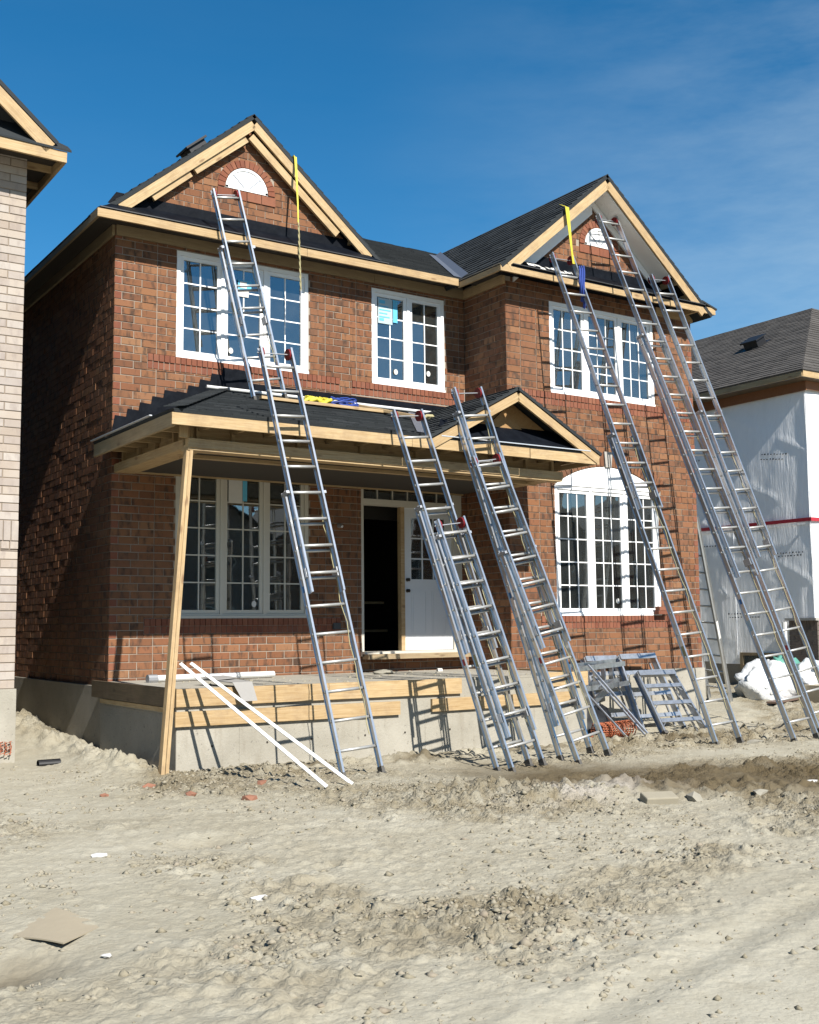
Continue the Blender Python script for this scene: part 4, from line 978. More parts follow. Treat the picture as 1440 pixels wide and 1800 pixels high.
for lb, b, t_, wb, wt, sb, sf in LAD:
    if b[2] is None: b = lz(b)
    extension_ladder(lb, b, t_, wb, wt, sb, sf)
# single ladder in the gap beyond the house, against its far wall
A0, A1, B0 = Vector((10.78, -.42, G(10.78, -.42))), Vector((9.50, -.94, 3.10)), Vector((10.72, .02, G(10.72, .02)))
e = (A1 - A0).normalized(); L10 = (A1 - A0).length; a = (B0 - A0); a = (a - e * a.dot(e)).normalized(); n = a.cross(e).normalized()
gl_ = empty('ladder', A0, 'ladder in the gap behind the brick corner, seen almost edge on', 'ladder')
for sgn in (0, 1):
    m = MB(); q = a * .43 * sgn; ibeam(m, A0 + q, A0 + q + e * L10, a, n, .085, .03); m.build('rail', 'aluminium', gl_)
s = .25
while s < L10 - .1:
    MB().tube([A0 + e * s, A0 + e * s + a * .43], .0165, 8).build('rung', 'rung', gl_, True); s += .305
MB().obox(A0 + e * 1.35 - a * .0165 + n * 0, a * .001, n * .03, e * .16).build('label_plate', 'paper_white', gl_)

# ------------------------------------------------------------------ step ladders by the bay
def step_ladder(label, base, top, w, steps, yaw=0):
    """folded step ladder leaning back: channel rails, flat steps, back legs folded behind"""
    B, T = Vector(base), Vector(top); e = (T - B).normalized(); L = (T - B).length
    a = Vector((math.cos(yaw), math.sin(yaw), 0)); a = (a - e * a.dot(e)).normalized(); n = a.cross(e).normalized()
    if n.y > 0: n = -n
    root = empty('step_ladder', B, label, 'step ladder', 'folded aluminium step ladders by the bay')
    for sgn in (-1, 1):
        m = MB(); off = lambda s: a * sgn * (w / 2 + .05 * (1 - s / L))
        for s0, s1 in ((0, L),):
            c0, c1 = B + off(0), B + e * L + off(L)
            fl = .034
            m.prism([c0 + n * .05, c0 - n * .05, c0 - n * .05 + a * sgn * .004, c0 + n * .05 + a * sgn * .004], c1 - c0)
            for q in (-.05, .046): m.prism([c0 + n * q, c0 + n * (q + .004), c0 + n * (q + .004) + a * sgn * fl, c0 + n * q + a * sgn * fl], c1 - c0)
        m.build('rail', 'aluminium_step', root)
        lg = MB(); c0, c1 = B - n * .10 + off(0) * .92, B + e * (L - .08) - n * .07 + off(L) * .9
        lg.prism([c0 - a * .012 - n * .012, c0 + a * .012 - n * .012, c0 + a * .012 + n * .012, c0 - a * .012 + n * .012], c1 - c0); lg.build('back_leg', 'aluminium_step', root)
        MB().obox(B + off(0), a * .03, n * .05, e * .025).build('foot', 'rubber', root)
    for i in range(steps):
        s = L * (i + .7) / (steps + .45); ww = w / 2 + .05 * (1 - s / L)
        st = MB().obox(B + e * s + n * .0, a * ww, n * .052, e * .006).obox(B + e * (s - .026) + n * .050, a * ww, n * .003, e * .030)
        st.build('step', 'aluminium_step', root)
        for sgn in (-1, 1):
            p0 = B + e * (s - .02) + a * sgn * (ww - .11) + n * .035; p1 = B + e * (s - .11) + a * sgn * (ww - .004) + n * .035
            MB().tube([p0, p1], .008, 6).build('brace', 'aluminium_step', root)
    MB().obox(B + e * L, a * (w / 2 + .02), n * .075, e * .012).obox(B + e * (L - .035) + n * .07, a * (w / 2 + .02), n * .004, e * .035).build('top_cap', 'aluminium_step', root)
    return root
zs = H(7.1, -2.1)
step_ladder('step ladder leaning on the brick bay, behind the front one of the pair', (7.70, -1.80, H(7.7, -1.80) - .02), (7.72, -1.24, .88), .66, 3, -.06)
step_ladder('lower step ladder in front, nearest the long rope-tied ladder', (7.58, -2.32, H(7.58, -2.32) - .02), (7.62, -1.72, .64), .66, 3, -.06)
step_ladder('hindmost step ladder of the pile, flat against the brick bay', (7.08, -1.58, H(7.08, -1.58) - .02), (7.10, -1.10, .86), .56, 3, -.04)
# one lying on its side with thin poles
sl_ = empty('step_ladder', (6.1, -1.7, 0), 'step ladder lying on its side between porch and bay', 'step ladder', 'folded aluminium step ladders by the bay')
for q, (yy, zz) in enumerate(((-1.55, .80), (-1.75, .77), (-1.62, .52), (-1.82, .49))):
    board('rail', (6.0, yy, zz - .03), (7.25, yy + .25, zz + .02), .07, .022, (0, 0, 1), 'aluminium_step', sl_)
for q in range(6):
    x = 6.10 + q * .21; board('step', (x, -1.58 + q * .05, .52), (x, -1.56 + q * .05, .79), .02, .08, (1, 0, 0), 'aluminium_step', sl_)
board('brace', (6.25, -1.60, .10), (7.15, -1.45, .55), .09, .02, (0, 0, 1), 'aluminium_step', sl_)
for q, (xa, ya, xb, yb, zt) in enumerate(((6.52, -2.75, 6.30, -1.75, .80), (6.25, -2.60, 6.12, -1.70, .56), (6.72, -2.45, 6.55, -1.60, .62))):
    o = MB().tube([(xa, ya, H(xa, ya) - .02), (xb, yb, zt)], .017, 8).build('pole', 'aluminium_step')
    tag(o, ('long thin bare metal pole propped on the sideways step ladder', 'short thin metal pole beside the porch corner', 'thin metal pole nearest the folded step ladders')[q], 'pole')

# ================================================================== NEIGHBOUR ON THE LEFT
nl = empty('brick_house', (-2.5, -.4, -.05), 'pale tan brick house at the left edge of the photo', 'house')
NX, NY = -1.225, -.42; nz0 = .70
nw = MB().box(-4.6, NX - .008, NY + .008, NY + .15, nz0, 7.0).box(NX - .15, NX - .008, NY + .15, 9, nz0, 7.0).build('wall', 'mortar_tan', nl)
nb = lay(-2.35, NX, nz0, 2.28, (), (), 1) + lay(-2.35, NX, 2.62, 6.98, (), (), 0)
whole_n = [b for b in nb if b[0][0][0] > -2.0][:290]
single_bricks(whole_n, NY, nw, 'brick_tan')
wid = set(id(b) for b in whole_n); mbs = {'brick': MB(), 'brick_red': MB()}; brick_mesh(mbs, [b for b in nb if id(b) not in wid], ('y', NY, -1)); tag(mbs['brick'].build('brickwork', 'brick_tan', nw), kind='stuff')
sold = [([(NX - (i + 1) * .088 + .006, 2.385), (NX - i * .088 - .004, 2.385), (NX - i * .088 - .004, 2.613), (NX - (i + 1) * .088 + .006, 2.613)], False, False) for i in range(10)] + [([(NX - (i + 1) * .10 + .006, 2.29), (NX - i * .10 - .004, 2.29), (NX - i * .10 - .004, 2.376), (NX - (i + 1) * .10 + .006, 2.376)], False, False) for i in range(9)]
single_bricks(sold, NY - .008, nw, 'brick_tan')
MB().box(-4.6, NX + .01, NY - .03, NY + .15, -.8, nz0).box(NX - .15, NX + .01, NY + .15, 9, -.8, nz0).build('foundation', 'concrete', nl)
rz = 6.97; fyl = NY - .40; exl = NX + .34
board('fascia', (-1.68, fyl, rz - .06), (exl, fyl, rz - .075), .13, .036, (0, 0, 1), 'wood', nl); board('fascia', (exl - .018, fyl + .02, rz - .075), (exl - .018, 8, rz - .075), .13, .036, (0, 0, 1), 'wood', nl)
board('fascia', (-1.70, fyl + .02, rz - .06), (-1.70, NY, rz - .06), .13, .036, (0, 0, 1), 'wood', nl)
MB().prism([(-1.74, fyl - .03, rz + .005), (exl + .05, fyl - .03, rz - .012), (exl + .02, fyl + .02, rz + .05), (NX - .1, NY, rz + .36), (-1.6, NY, rz + .36)], (0, .0, .025)).build('pent_roof', 'shingle_black', nl)
MB().box(-1.68, exl - .03, fyl + .02, NY - .004, rz - .03, rz - .022).box(NX + .002, exl - .036, NY, 8, rz - .03, rz - .022).build('eave_underside', 'shade_dark', nl)  # dark sheet painted as the shade under this overhang
for y_ in np.arange(-.35, 4, .6): board('lookout', (NX + .004, y_, rz - .07), (exl - .04, y_, rz - .07), .08, .038, (0, 0, 1), 'wood', nl)
GNX, GNZ = -3.45, rz + .13 + .86 * 2.42
deck([(GNX, fyl - .03, GNZ), (exl - .1, fyl - .03, GNZ - .86 * (exl - .1 - GNX)), (exl - .1, 8, GNZ - .86 * (exl - .1 - GNX)), (GNX, 8, GNZ)], .05, 'shingle_black', nl)
deck([(GNX, fyl - .03, GNZ), (-5.8, fyl - .03, GNZ - .86 * 2.35), (-5.8, 8, GNZ - .86 * 2.35), (GNX, 8, GNZ)], .05, 'shingle_black', nl)
dr0 = .05 * 1.32 + .085 * 1.32
board('rake_board', (GNX, fyl + .0, GNZ - dr0), (-1.08, fyl + .0, GNZ - .86 * (-1.08 - GNX) - dr0), .155, .036, (0, 0, 1), 'wood', nl)
MB().prism([(-5.0, NY + .05, 7.0), (NX - .02, NY + .05, 7.0), (GNX, NY + .05, GNZ - .1)], (0, .1, 0)).build('gable_wall', 'wood_old', nl)
# netting and bricks at its foot
net = empty('orange_netting', (-1.5, -.55, .0), 'crumpled orange safety netting at the foot of the pale brick house', 'netting')
m = MB()
for i in range(12):
    z = -.07 + i * .012; 
    for k in range(9):
        x = -2.0 + k * .085 + .04 * (i % 2); m.obox((x, NY - .06 - .03 * math.sin(k + i), z + .05), (.018, 0, .006), (0, .006, 0), (0, 0, .003))
for k in range(14): m.tube([(-2.0 + k * .055, NY - .08 - .02 * math.sin(k * 2), -.03), (-1.98 + k * .055, NY - .07, .05), (-2.0 + k * .055, NY - .06 - .02 * math.cos(k), .12)], .006, 5)
m.build('mesh', 'orange_mesh', net)
pp = MB(); 
for i in range(14):
    q0, q1 = 2 * math.pi * i / 14, 2 * math.pi * (i + 1) / 14; c = lambda r, q, x: (x, -.95 + r * math.cos(q), .0 + r * math.sin(q))
    pp.add([c(.055, q0, -1.12), c(.055, q1, -1.12), c(.055, q1, -.82), c(.055, q0, -.82), c(.047, q0, -1.12), c(.047, q1, -1.12), c(.047, q1, -.82), c(.047, q0, -.82)], [(0, 1, 2, 3), (7, 6, 5, 4), (3, 2, 6, 7), (4, 5, 1, 0)])
pp.v = [(v[0] * .8 - .2, v[1], v[2] * .8 + H(-.97, -.95) + .015) for v in pp.v]
tag(pp.build('drain_pipe', 'black_poly'), 'short black plastic drain pipe on the dirt between the houses', 'pipe')

# ================================================================== NEIGHBOUR ON THE RIGHT
RX, RY = 14.30, .45
rh = empty('wrapped_house', (RX, RY, 0), 'unfinished house wrapped in white sheeting at the right edge', 'house')
def wrap_sheet(name, ax, c, u0, u1, v0, v1, nu, nv, mat, amp, seed):
    U, V = np.meshgrid(np.linspace(u0, u1, nu), np.linspace(v0, v1, nv))
    Dp = amp * (fbm(U * 1.0, V * .45, .55, seed, 4) - .5) * 2 + amp * .8 * np.maximum(0, 1 - np.abs(((V - .5 * U) % 1.3) - .65) / .10) * (fbm(U, V, .8, seed + 9, 2) > .5)
    m = MB(); ii = lambda i, j: i * nu + j
    for i in range(nv):
        for j in range(nu):
            d = c - .02 - float(Dp[i, j]); m.v.append((d, float(U[i, j]), float(V[i, j])) if ax == 'x' else (float(U[i, j]), d, float(V[i, j])))
    for i in range(nv - 1):
        for j in range(nu - 1): m.f.append((ii(i, j), ii(i + 1, j), ii(i + 1, j + 1), ii(i, j + 1)) if ax == 'x' else (ii(i, j), ii(i, j + 1), ii(i + 1, j + 1), ii(i + 1, j)))
    return m.build(name, mat, rh, True)
MB().box(RX, RX + 7, RY, 12, .4, 6.1).build('wall', 'paper_white', rh)
wrap_sheet('housewrap', 'x', RX, RY - .03, 10, .52, 5.98, 120, 80, 'housewrap', .016, 301)
wrap_sheet('housewrap', 'y', RY, RX - .03, RX + 5, 1.42, 6.02, 40, 50, 'housewrap_front', .02, 321)
MB().box(RX - .07, RX - .06, RY - .06, 9, 3.36, 3.43).box(RX - .07, RX + 3, RY - .07, RY - .06, 3.36, 3.43).build('tape', 'red_tape', rh)
pm = MB(); g_ = np.random.default_rng(5)
for (y0, z0, sl_2, nn_) in ((.9, 4.75, .10, 9), (1.0, 4.66, .10, 8), (.62, 2.75, .0, 9), (.66, 2.69, .0, 8), (1.7, 1.55, .0, 12), (1.75, 1.48, .0, 11), (3.2, 4.9, .05, 8), (2.6, 3.0, .02, 8)):
    for i in range(nn_):
        w_ = g_.uniform(.02, .05); yy = y0 + i * .075; pm.box(RX - .052, RX - .050, yy, yy + w_, z0 + sl_2 * i * .08, z0 + sl_2 * i * .08 + g_.uniform(.015, .03))
pm.build('print_mark', 'dark_metal', rh)
MB().box(RX - .046, RX - .040, RY - .03, 9.8, 3.30, 3.345).box(RX - .046, RX - .040, RY + 1.9, RY + 1.93, .6, 3.3).build('sheet_seam', 'housewrap', rh)
MB().box(RX + .45, RX + .62, RY - .07, RY - .06, 3.5, 6.0).build('tape', 'red_tape', rh)
MB().box(RX - .02, RX + .3, RY + .25, 10, -.6, .56).build('foundation', 'concrete_shaded', rh)
bw = MB().box(RX - .07, RX - .03, 1.28, 2.28, .44, .50).box(RX - .07, RX - .03, 1.28, 2.28, .70, .76).box(RX - .07, RX - .03, 1.28, 1.36, .50, .70).box(RX - .07, RX - .03, 2.20, 2.28, .50, .70).build('basement_window', 'wood_grey', rh)
MB().box(RX - .05, RX - .04, 1.36, 2.20, .50, .70).build('pane', 'glass', bw)
MB().box(RX - .06, RX + 4, RY - .10, RY + .52, -.5, .62).build('foundation', 'concrete', rh)
rw = MB().box(RX - .10, RX + .1, RY - .12, RY + .53, .62, 1.40).box(RX + .1, RX + 4, RY - .12, RY + .1, .62, 1.40).build('brick_veneer', 'mortar', rh)
gb = lay(RY - .13, RY + .54, .62, 1.20, (), (), 0) + [([(RY - .13 + i * .083 + .004, 1.21), (RY - .13 + (i + 1) * .083 - .004, 1.21), (RY - .13 + (i + 1) * .083 - .004, 1.405), (RY - .13 + i * .083 + .004, 1.405)], False, False) for i in range(8)]
for poly, _, _ in gb:
    (a0, c0), (a1, c1_) = poly[0], poly[2]; MB().box(-.009, 0, a0 - (a0 + a1) / 2, (a1 - a0) / 2, -(c1_ - c0) / 2, (c1_ - c0) / 2).build('brick', 'brick_grey', rw).location = (RX - .101, (a0 + a1) / 2, (c0 + c1_) / 2)
for poly, _, _ in lay(RX - .11, RX + 1.6, .62, 1.40, (), (), 1):
    (a0, c0), (a1, c1_) = poly[0], poly[2]; MB().box(-(a1 - a0) / 2, (a1 - a0) / 2, -.009, 0, -(c1_ - c0) / 2, (c1_ - c0) / 2).build('brick', 'brick_grey', rw).location = ((a0 + a1) / 2, RY - .121, (c0 + c1_) / 2)
board('sill', (RX - .14, RY - .17, 1.43), (RX - .14, RY + .56, 1.43), .05, .12, (0, 0, 1), 'keystone', rh)
ez = 6.30; ex, ey = RX - .42, RY - .28
board('fascia', (ex, ey, ez - .07), (ex, 9.5, ez - .07), .12, .036, (0, 0, 1), 'wood', rh); board('fascia', (ex, ey, ez - .07), (RX + 6, ey, ez - .07), .12, .036, (0, 0, 1), 'wood', rh)
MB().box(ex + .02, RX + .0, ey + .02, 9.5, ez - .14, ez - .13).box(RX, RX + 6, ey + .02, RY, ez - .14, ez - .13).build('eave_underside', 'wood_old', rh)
MB().box(RX - .075, RX - .05, RY - .09, 9.5, 5.97, ez - .12).box(RX - .05, RX + 5, RY - .09, RY - .065, 5.99, ez - .12).build('frieze', 'osb_dark', rh)
rx2 = ex + 4.75; tR = .57; zr_ = ez + tR * 4.75; yh = ey + 3.2; KR = math.sqrt(1 + tR * tR)
ro = deck([(ex - .03, ey - .03, ez), (rx2, yh, zr_), (rx2, 8.6, zr_), (ex - .03, 12, ez)], .04, 'shingle_brown', rh)
ro2 = deck([(ex - .03, ey - .03, ez), (RX + 8, ey - .03, ez), (rx2 + 2, yh, zr_), (rx2, yh, zr_)], .04, 'shingle_brown', rh)
shingles((ex - .03, ey - .03, ez), (0, 1, 0), (1, 0, tR), [(0, 0), (10.0, 0), (8.4, 4.75 * KR), (yh - ey, 4.75 * KR)], 'shingle_brown', ro, .15)
tF2 = (zr_ - ez) / (yh - ey); KF2 = math.sqrt(1 + tF2 * tF2)
shingles((ex - .03, ey - .03, ez), (1, 0, 0), (0, 1, tF2), [(0, 0), (6, 0), (6, 3.2 * KF2), (4.75, 3.2 * KF2)], 'shingle_brown', ro2, .15)
rv = Vector((ex + 2.55, ey + 3.15, ez + tR * 2.55)); sl = Vector((1, 0, tR)).normalized(); nn = Vector((-tR, 0, 1)).normalized()
MB().obox(rv + nn * .02, sl * .30, (0, .26, 0), nn * .012).obox(rv + nn * .11, sl * .16, (0, .19, 0), nn * .09).obox(rv + nn * .20, sl * .21, (0, .24, 0), nn * .016).build('roof_vent', 'black_poly', ro)
MB().tube([(14.05, .98, .55), (14.05, .98, 1.38)], .045, 8).build('downpipe', 'white_plastic', rh)

# ================================================================== HOUSES ACROSS THE STREET (mirrored in the lower windows)
for i, (hx, hw, hh, mt) in enumerate(((6, 10.4, 6.2, 'brick_red'), (16.8, 10.4, 6.5, 'brick_grey'), (27.6, 10.4, 6.2, 'brick'), (38.4, 10.4, 6.5, 'brick_grey'), (49.2, 10.4, 6.2, 'brick_red'))):
    hy = -39.0 - (i % 2) * 1.2; gz0 = -.35
    q = empty('brick_house', (hx, hy, gz0), ('first', 'second', 'third', 'fourth', 'fifth')[i] + ' house across the street, only seen mirrored in the lower windows', 'house', 'houses across the street')
    MB().box(hx - hw / 2, hx + hw / 2, hy - 9, hy, gz0, hh).build('wall', mt, q)
    MB().prism([(hx - hw / 2, hy + .01, hh), (hx + hw / 2, hy + .01, hh), (hx, hy + .01, hh + .62 * hw / 2)], (0, -8.9, 0)).build('gable_wall', mt, q)
    for s_ in (-1, 1): deck([(hx, hy + .5, hh + .66 * hw / 2), (hx + s_ * (hw / 2 + .4), hy + .5, hh - .26), (hx + s_ * (hw / 2 + .4), hy - 9.3, hh - .26), (hx, hy - 9.3, hh + .66 * hw / 2)], .12, 'shingle_black', q)
    for wx_ in (-.26, .26):
        for wz_ in (1.0, 3.7): MB().box(hx + wx_ * hw - .8, hx + wx_ * hw + .8, hy + .0, hy + .05, wz_, wz_ + 1.5).build('window', 'vinyl_cream', q); MB().box(hx + wx_ * hw - .72, hx + wx_ * hw + .72, hy + .05, hy + .06, wz_ + .08, wz_ + 1.42).build('window_glass', 'interior_dark', q)
    MB().box(hx - .5, hx + .5, hy, hy + .05, gz0 + .4, 2.4).build('door', 'wood_old', q)

# ================================================================== SMALL THINGS
def blob(name, c, r, mat, seed, parent=None, flat=.6, lat=12, lon=18, amp=.35, scale=.5):
    m = MB(); c = Vector(c)
    th = np.linspace(0, math.pi, lat); ph = np.linspace(0, 2 * math.pi, lon, endpoint=False)
    for i, a in enumerate(th):
        for k, b in enumerate(ph):
            d = (math.sin(a) * math.cos(b), math.sin(a) * math.sin(b), math.cos(a))
            f = 1 + amp * (float(fbm(np.array([d[0] * 2 + d[2]]), np.array([d[1] * 2 - d[2] * .7]), scale, seed, 3)[0]) - .5) * 2
            m.v.append((c.x + d[0] * r[0] * f, c.y + d[1] * r[1] * f, c.z + d[2] * r[2] * f))
    for i in range(lat - 1):
        for k in range(lon): k2 = (k + 1) % lon; m.f.append((i * lon + k, (i + 1) * lon + k, (i + 1) * lon + k2, i * lon + k2))
    return m.build(name, mat, parent, True)
def chunk(name, c, r, mat, seed, flat=.6):
    g_ = np.random.default_rng(seed); m = MB(); base = np.array([(0, 0, 1), (.894, 0, .447), (.276, .851, .447), (-.724, .526, .447), (-.724, -.526, .447), (.276, -.851, .447), (.724, .526, -.447), (-.276, .851, -.447), (-.894, 0, -.447), (-.276, -.851, -.447), (.724, -.526, -.447), (0, 0, -1)])
    q = base * g_.uniform(.62, 1.2, (12, 1)) * np.array([r * 1.25, r * .85, r * flat]); th = g_.uniform(0, 6.28); R2 = np.array([[math.cos(th), -math.sin(th), 0], [math.sin(th), math.cos(th), 0], [0, 0, 1]]); q = q @ R2.T
    m.v = [tuple(v + np.array(c)) for v in q]; m.f = [(0, 1, 2), (0, 2, 3), (0, 3, 4), (0, 4, 5), (0, 5, 1), (1, 6, 2), (2, 7, 3), (3, 8, 4), (4, 9, 5), (5, 10, 1), (6, 7, 2), (7, 8, 3), (8, 9, 4), (9, 10, 5), (10, 6, 1), (11, 7, 6), (11, 8, 7), (11, 9, 8), (11, 10, 9), (11, 6, 10)]
    return m.build(name, mat)
gz_ = H(11.6, -.6)
bag = blob('rubbish_bag', (11.9, -.35, H(11.9, -.35) + .22), (.62, .50, .42), 'bag_plastic', 410, amp=.34, lat=26, lon=40, scale=.6); tag(bag, 'bulging white plastic sheeting bundle on the dirt by the wrapped house', 'bag')
bag = blob('rubbish_bag', (13.1, -.55, H(13.1, -.5) + .30), (.75, .55, .36), 'bag_plastic', 431, amp=.34, lat=26, lon=40, scale=.55); tag(bag, 'long white plastic bundle at the right edge behind the ladder feet', 'bag')
bag = blob('rubbish_bag', (12.6, -.10, H(12.6, -.1) + .42), (.30, .26, .28), 'green_bag', 437, amp=.5, lat=18, lon=26, scale=.3); tag(bag, 'small green plastic bag between the white bundles', 'bag')
tag(MB().box(12.2, 13.4, -1.15, -.75, H(12.8, -1) - .05, H(12.8, -1) + .30).build('pallet_of_block', 'cardboard'), 'squat beige carton under the white plastic bundles', 'carton')
tag(board('plank', (11.0, -1.1, H(11, -1) + .05), (12.1, -.75, H(12, -1) + .07), .20, .03, (0, 1, 0), 'steel_rust'), 'dark brown plank lying beside the white plastic bundle', 'plank')
bk = blob('tarp', (6.25, -1.75, H(6.2, -1.75) + .14), (.36, .28, .26), 'black_poly', 470, amp=.5); tag(bk, 'crumpled black tarp heaped under the sideways step ladder', 'tarp')
on = empty('orange_netting', (6.35, -2.2, H(6.3, -2.2)), 'roll of orange plastic netting under the step ladders', 'netting')
m = MB()
for i in range(20):
    q = i / 20 * 2 * math.pi; m.tube([(6.05 + .04 * math.sin(i), -2.15 + .11 * math.cos(q), H(6.3, -2.2) + .11 + .10 * math.sin(q)), (6.75, -2.05 + .11 * math.cos(q + .5), H(6.3, -2.2) + .11 + .10 * math.sin(q + .5))], .008, 5)
for i in range(14): m.tube([(6.06 + i * .05, -2.14 + .105 * math.cos(q), H(6.3, -2.2) + .11 + .10 * math.sin(q)) for q in np.linspace(0, 2 * math.pi, 9)], .008, 5)
m.build('mesh', 'orange_mesh', on)
# bricks left on the sill of the arched window
for i in range(2):
    o = MB().box(8.36 + .02 * i, 8.60 + .02 * i, YR - .12, YR - .03, 1.515 + .062 * i, 1.573 + .062 * i).build('loose_brick', 'brick_red'); tag(o, ('loose red brick lying on the arched window sill', 'loose red brick on top of another on the arched window sill')[i], 'brick')
# porch roof clutter
def onroof(x, y_, d=.03): return Vector((x, y_, EZ + tF * (y_ - EY) + d))
tag(board('plank', onroof(1.66, -.80, .045), onroof(3.55, -.86, .045), .085, .038, (0, 1, 0), 'wood'), 'long lumber plank lying along the porch roof under the ladder feet', 'plank')
tag(board('plank', onroof(3.12, -.25, .05), onroof(3.72, -1.25, .075), .085, .038, (1, 0, 0), 'wood'), 'short lumber offcut lying slantwise on the porch roof', 'plank')
tag(MB().tube([onroof(1.2, -.16, .045), onroof(4.78, -.16, .045)], .022, 8).build('white_pipe', 'white_plastic'), 'long white plastic strip lying along the top of the porch roof', 'pipe')
hz = empty('safety_harness', onroof(2.55, -.55, .03), 'yellow safety harness heaped on the porch roof beside the blue rope', 'harness')
for k in range(7):
    pts = [onroof(2.44 + .05 * k + .09 * math.sin(j * 1.1 + k), -.62 + .04 * math.cos(j * .9 + k * 2), .03 + .08 * abs(math.sin(j * .8 + k))) for j in range(6)]
    MB().tube(pts, .022, 6, .35).build('strap', 'yellow_strap', hz)
rp = empty('rope_coil', onroof(3.05, -.55, .03), 'blue rope lying in loops on the porch roof', 'rope')
for k in range(6):
    pts = [onroof(3.0 + .02 * k + .24 * math.cos(q + k), -.55 + .06 * math.sin(q) + .02 * k, .03 + .018 * k + .02 * math.sin(3 * q)) for q in np.linspace(0, 2 * math.pi, 16)]
    MB().tube(pts, .009, 6).build('loop', 'blue_rope', rp)
yb = empty('strap', onroof(3.95, -1.3, .05), 'faded yellow strap bundle beside the wheels of the door ladder', 'strap')
for k in range(4): MB().tube([onroof(3.80 + .09 * j, -1.3 + .03 * math.sin(j + k), .035 + .03 * k * math.sin(j * 1.0)) for j in range(5)], .02, 6, .4).build('loop', 'yellow_old', yb)
# strap and hook hanging from the left rake
hs_ = empty('hanging_strap', (2.48, -.22, 7.90), 'yellow strap with a metal hook hanging from the left gable rake', 'strap')
MB().prism([(2.475, -.05, 7.915), (2.515, -.05, 7.881), (2.515, -.170, 7.883), (2.475, -.170, 7.917)], (0, -.004, .02)).build('strap_loop', 'yellow_strap', hs_)
m = MB()
pts = [(2.495, -.178, 7.91), (2.465, -.27, 7.55), (2.425, -.38, 7.15), (2.395, -.448, 6.85)]; ws_ = [.020, .016, .011, .009]
for i in range(3):
    p, q = Vector(pts[i]), Vector(pts[i + 1]); m.prism([p - Vector((ws_[i], 0, 0)), p + Vector((ws_[i], 0, 0)), q + Vector((ws_[i + 1], 0, 0)), q - Vector((ws_[i + 1], 0, 0))], (0, -.004, 0))
m.build('webbing', 'yellow_strap', hs_)
for k in (0, 1.9): MB().tube([(2.40 + .035 * s / 24 + .007 * math.cos(s * 1.3 + k * 1.6), -.45 + .007 * math.sin(s * 1.3 + k * 1.6), 6.86 - .95 * s / 24) for s in range(25)], .008, 6).build('braid', 'yellow_old', hs_)
MB().tube([(2.436 + .022 * math.cos(q), -.45, 5.80 + .05 * math.sin(q)) for q in np.linspace(.5 * math.pi, 2.2 * math.pi, 12)] , .006, 6).build('hook', 'galv', hs_)
MB().tube([(2.436, -.45, 5.93), (2.436, -.45, 5.84)], .011, 6).build('swivel', 'galv', hs_)
# strap and blue rope on the long ladder
s2 = empty('hanging_strap', (6.37, -1.46, 7.50), 'yellow strap hanging from the white trimmed gable down to the ladder', 'strap')
m = MB(); pts = [(6.30, -1.40, 7.60), (6.36, -1.475, 7.55), (6.385, -1.49, 7.2), (6.42, -1.49, 6.88), (6.47, -1.47, 6.70)]; ws_ = [.035, .038, .028, .018, .024]
for i in range(4):
    p, q = Vector(pts[i]), Vector(pts[i + 1]); m.prism([p - Vector((ws_[i], 0, 0)), p + Vector((ws_[i], 0, 0)), q + Vector((ws_[i + 1], 0, 0)), q - Vector((ws_[i + 1], 0, 0))], (0, -.004, 0))
m.build('webbing', 'yellow_strap', s2)
b2_ = empty('rope_coil', (6.53, -1.55, 6.3), 'blue rope knotted round the rail of the long ladder', 'rope')
for k in range(5):
    pts = [(6.50 + .012 * k + .025 * math.cos(q) + .07 * (1 - (q - 3) ** 2 / 9) * .1, -1.53 - .05 * math.sin(q * .5) - .01 * k, 6.62 - (.45 + .05 * k) * q / 6.3 + (.0 if k % 2 else .04)) for q in np.linspace(0, 6.3, 14)]
    MB().tube(pts, .011, 6).build('loop', 'blue_rope', b2_)
# white strips leaning on the porch, strip on the slab, shingle piece
for q, (a_, b_, lb) in enumerate((((.55, -4.46), (-.10, -2.53, 1.0), 'lower of two thin white strips leaning across the porch form boards'), ((.89, -4.35), (.02, -2.52, 1.0), 'upper of two thin white strips leaning across the porch form boards'))):
    tag(board('white_strip', (a_[0], a_[1], H(*a_) + .015), b_, .035, .012, (1, 0, .6), 'white_plastic'), lb, 'strip')
tag(MB().tube([(.28, -.75, .775), (1.95, -.62, .775)], .038, 10).build('white_pipe', 'white_plastic'), 'white pipe lying on the porch slab below the tall window', 'pipe')
tag(MB().tube([(.22, -.75, .772), (.34, -.74, .772)], .052, 10).build('pipe_coupling', 'galv'), 'grey coupling on the end of the porch slab pipe', 'fitting')
sh = MB(); 
for k in range(3): sh.add([(.50 + .014 * k, -2.33 + .02 * k, .80 + .012 * k), (.72 + .014 * k, -2.30 + .02 * k, .80 + .012 * k), (.735 + .008 * k, -2.485, .755 + .012 * k), (.535 + .008 * k, -2.495, .755 + .012 * k)], [(0, 1, 2, 3)])
sh = MB().prism([(.40, -1.75, .80), (.64, -1.72, .82), (.735, -2.50, .775), (.50, -2.51, .775)], (0, 0, .010)).prism([(.50, -2.505, .784), (.735, -2.495, .784), (.75, -2.60, .585), (.575, -2.61, .585)], (0, -.008, 0)).prism([(.41, -1.95, .815), (.66, -1.92, .83), (.70, -2.20, .815), (.45, -2.22, .80)], (0, 0, .008))
tag(sh.build('roof_shingle', 'shingle_back'), 'pale grey shingle sheet bent over the edge of the porch', 'shingle')
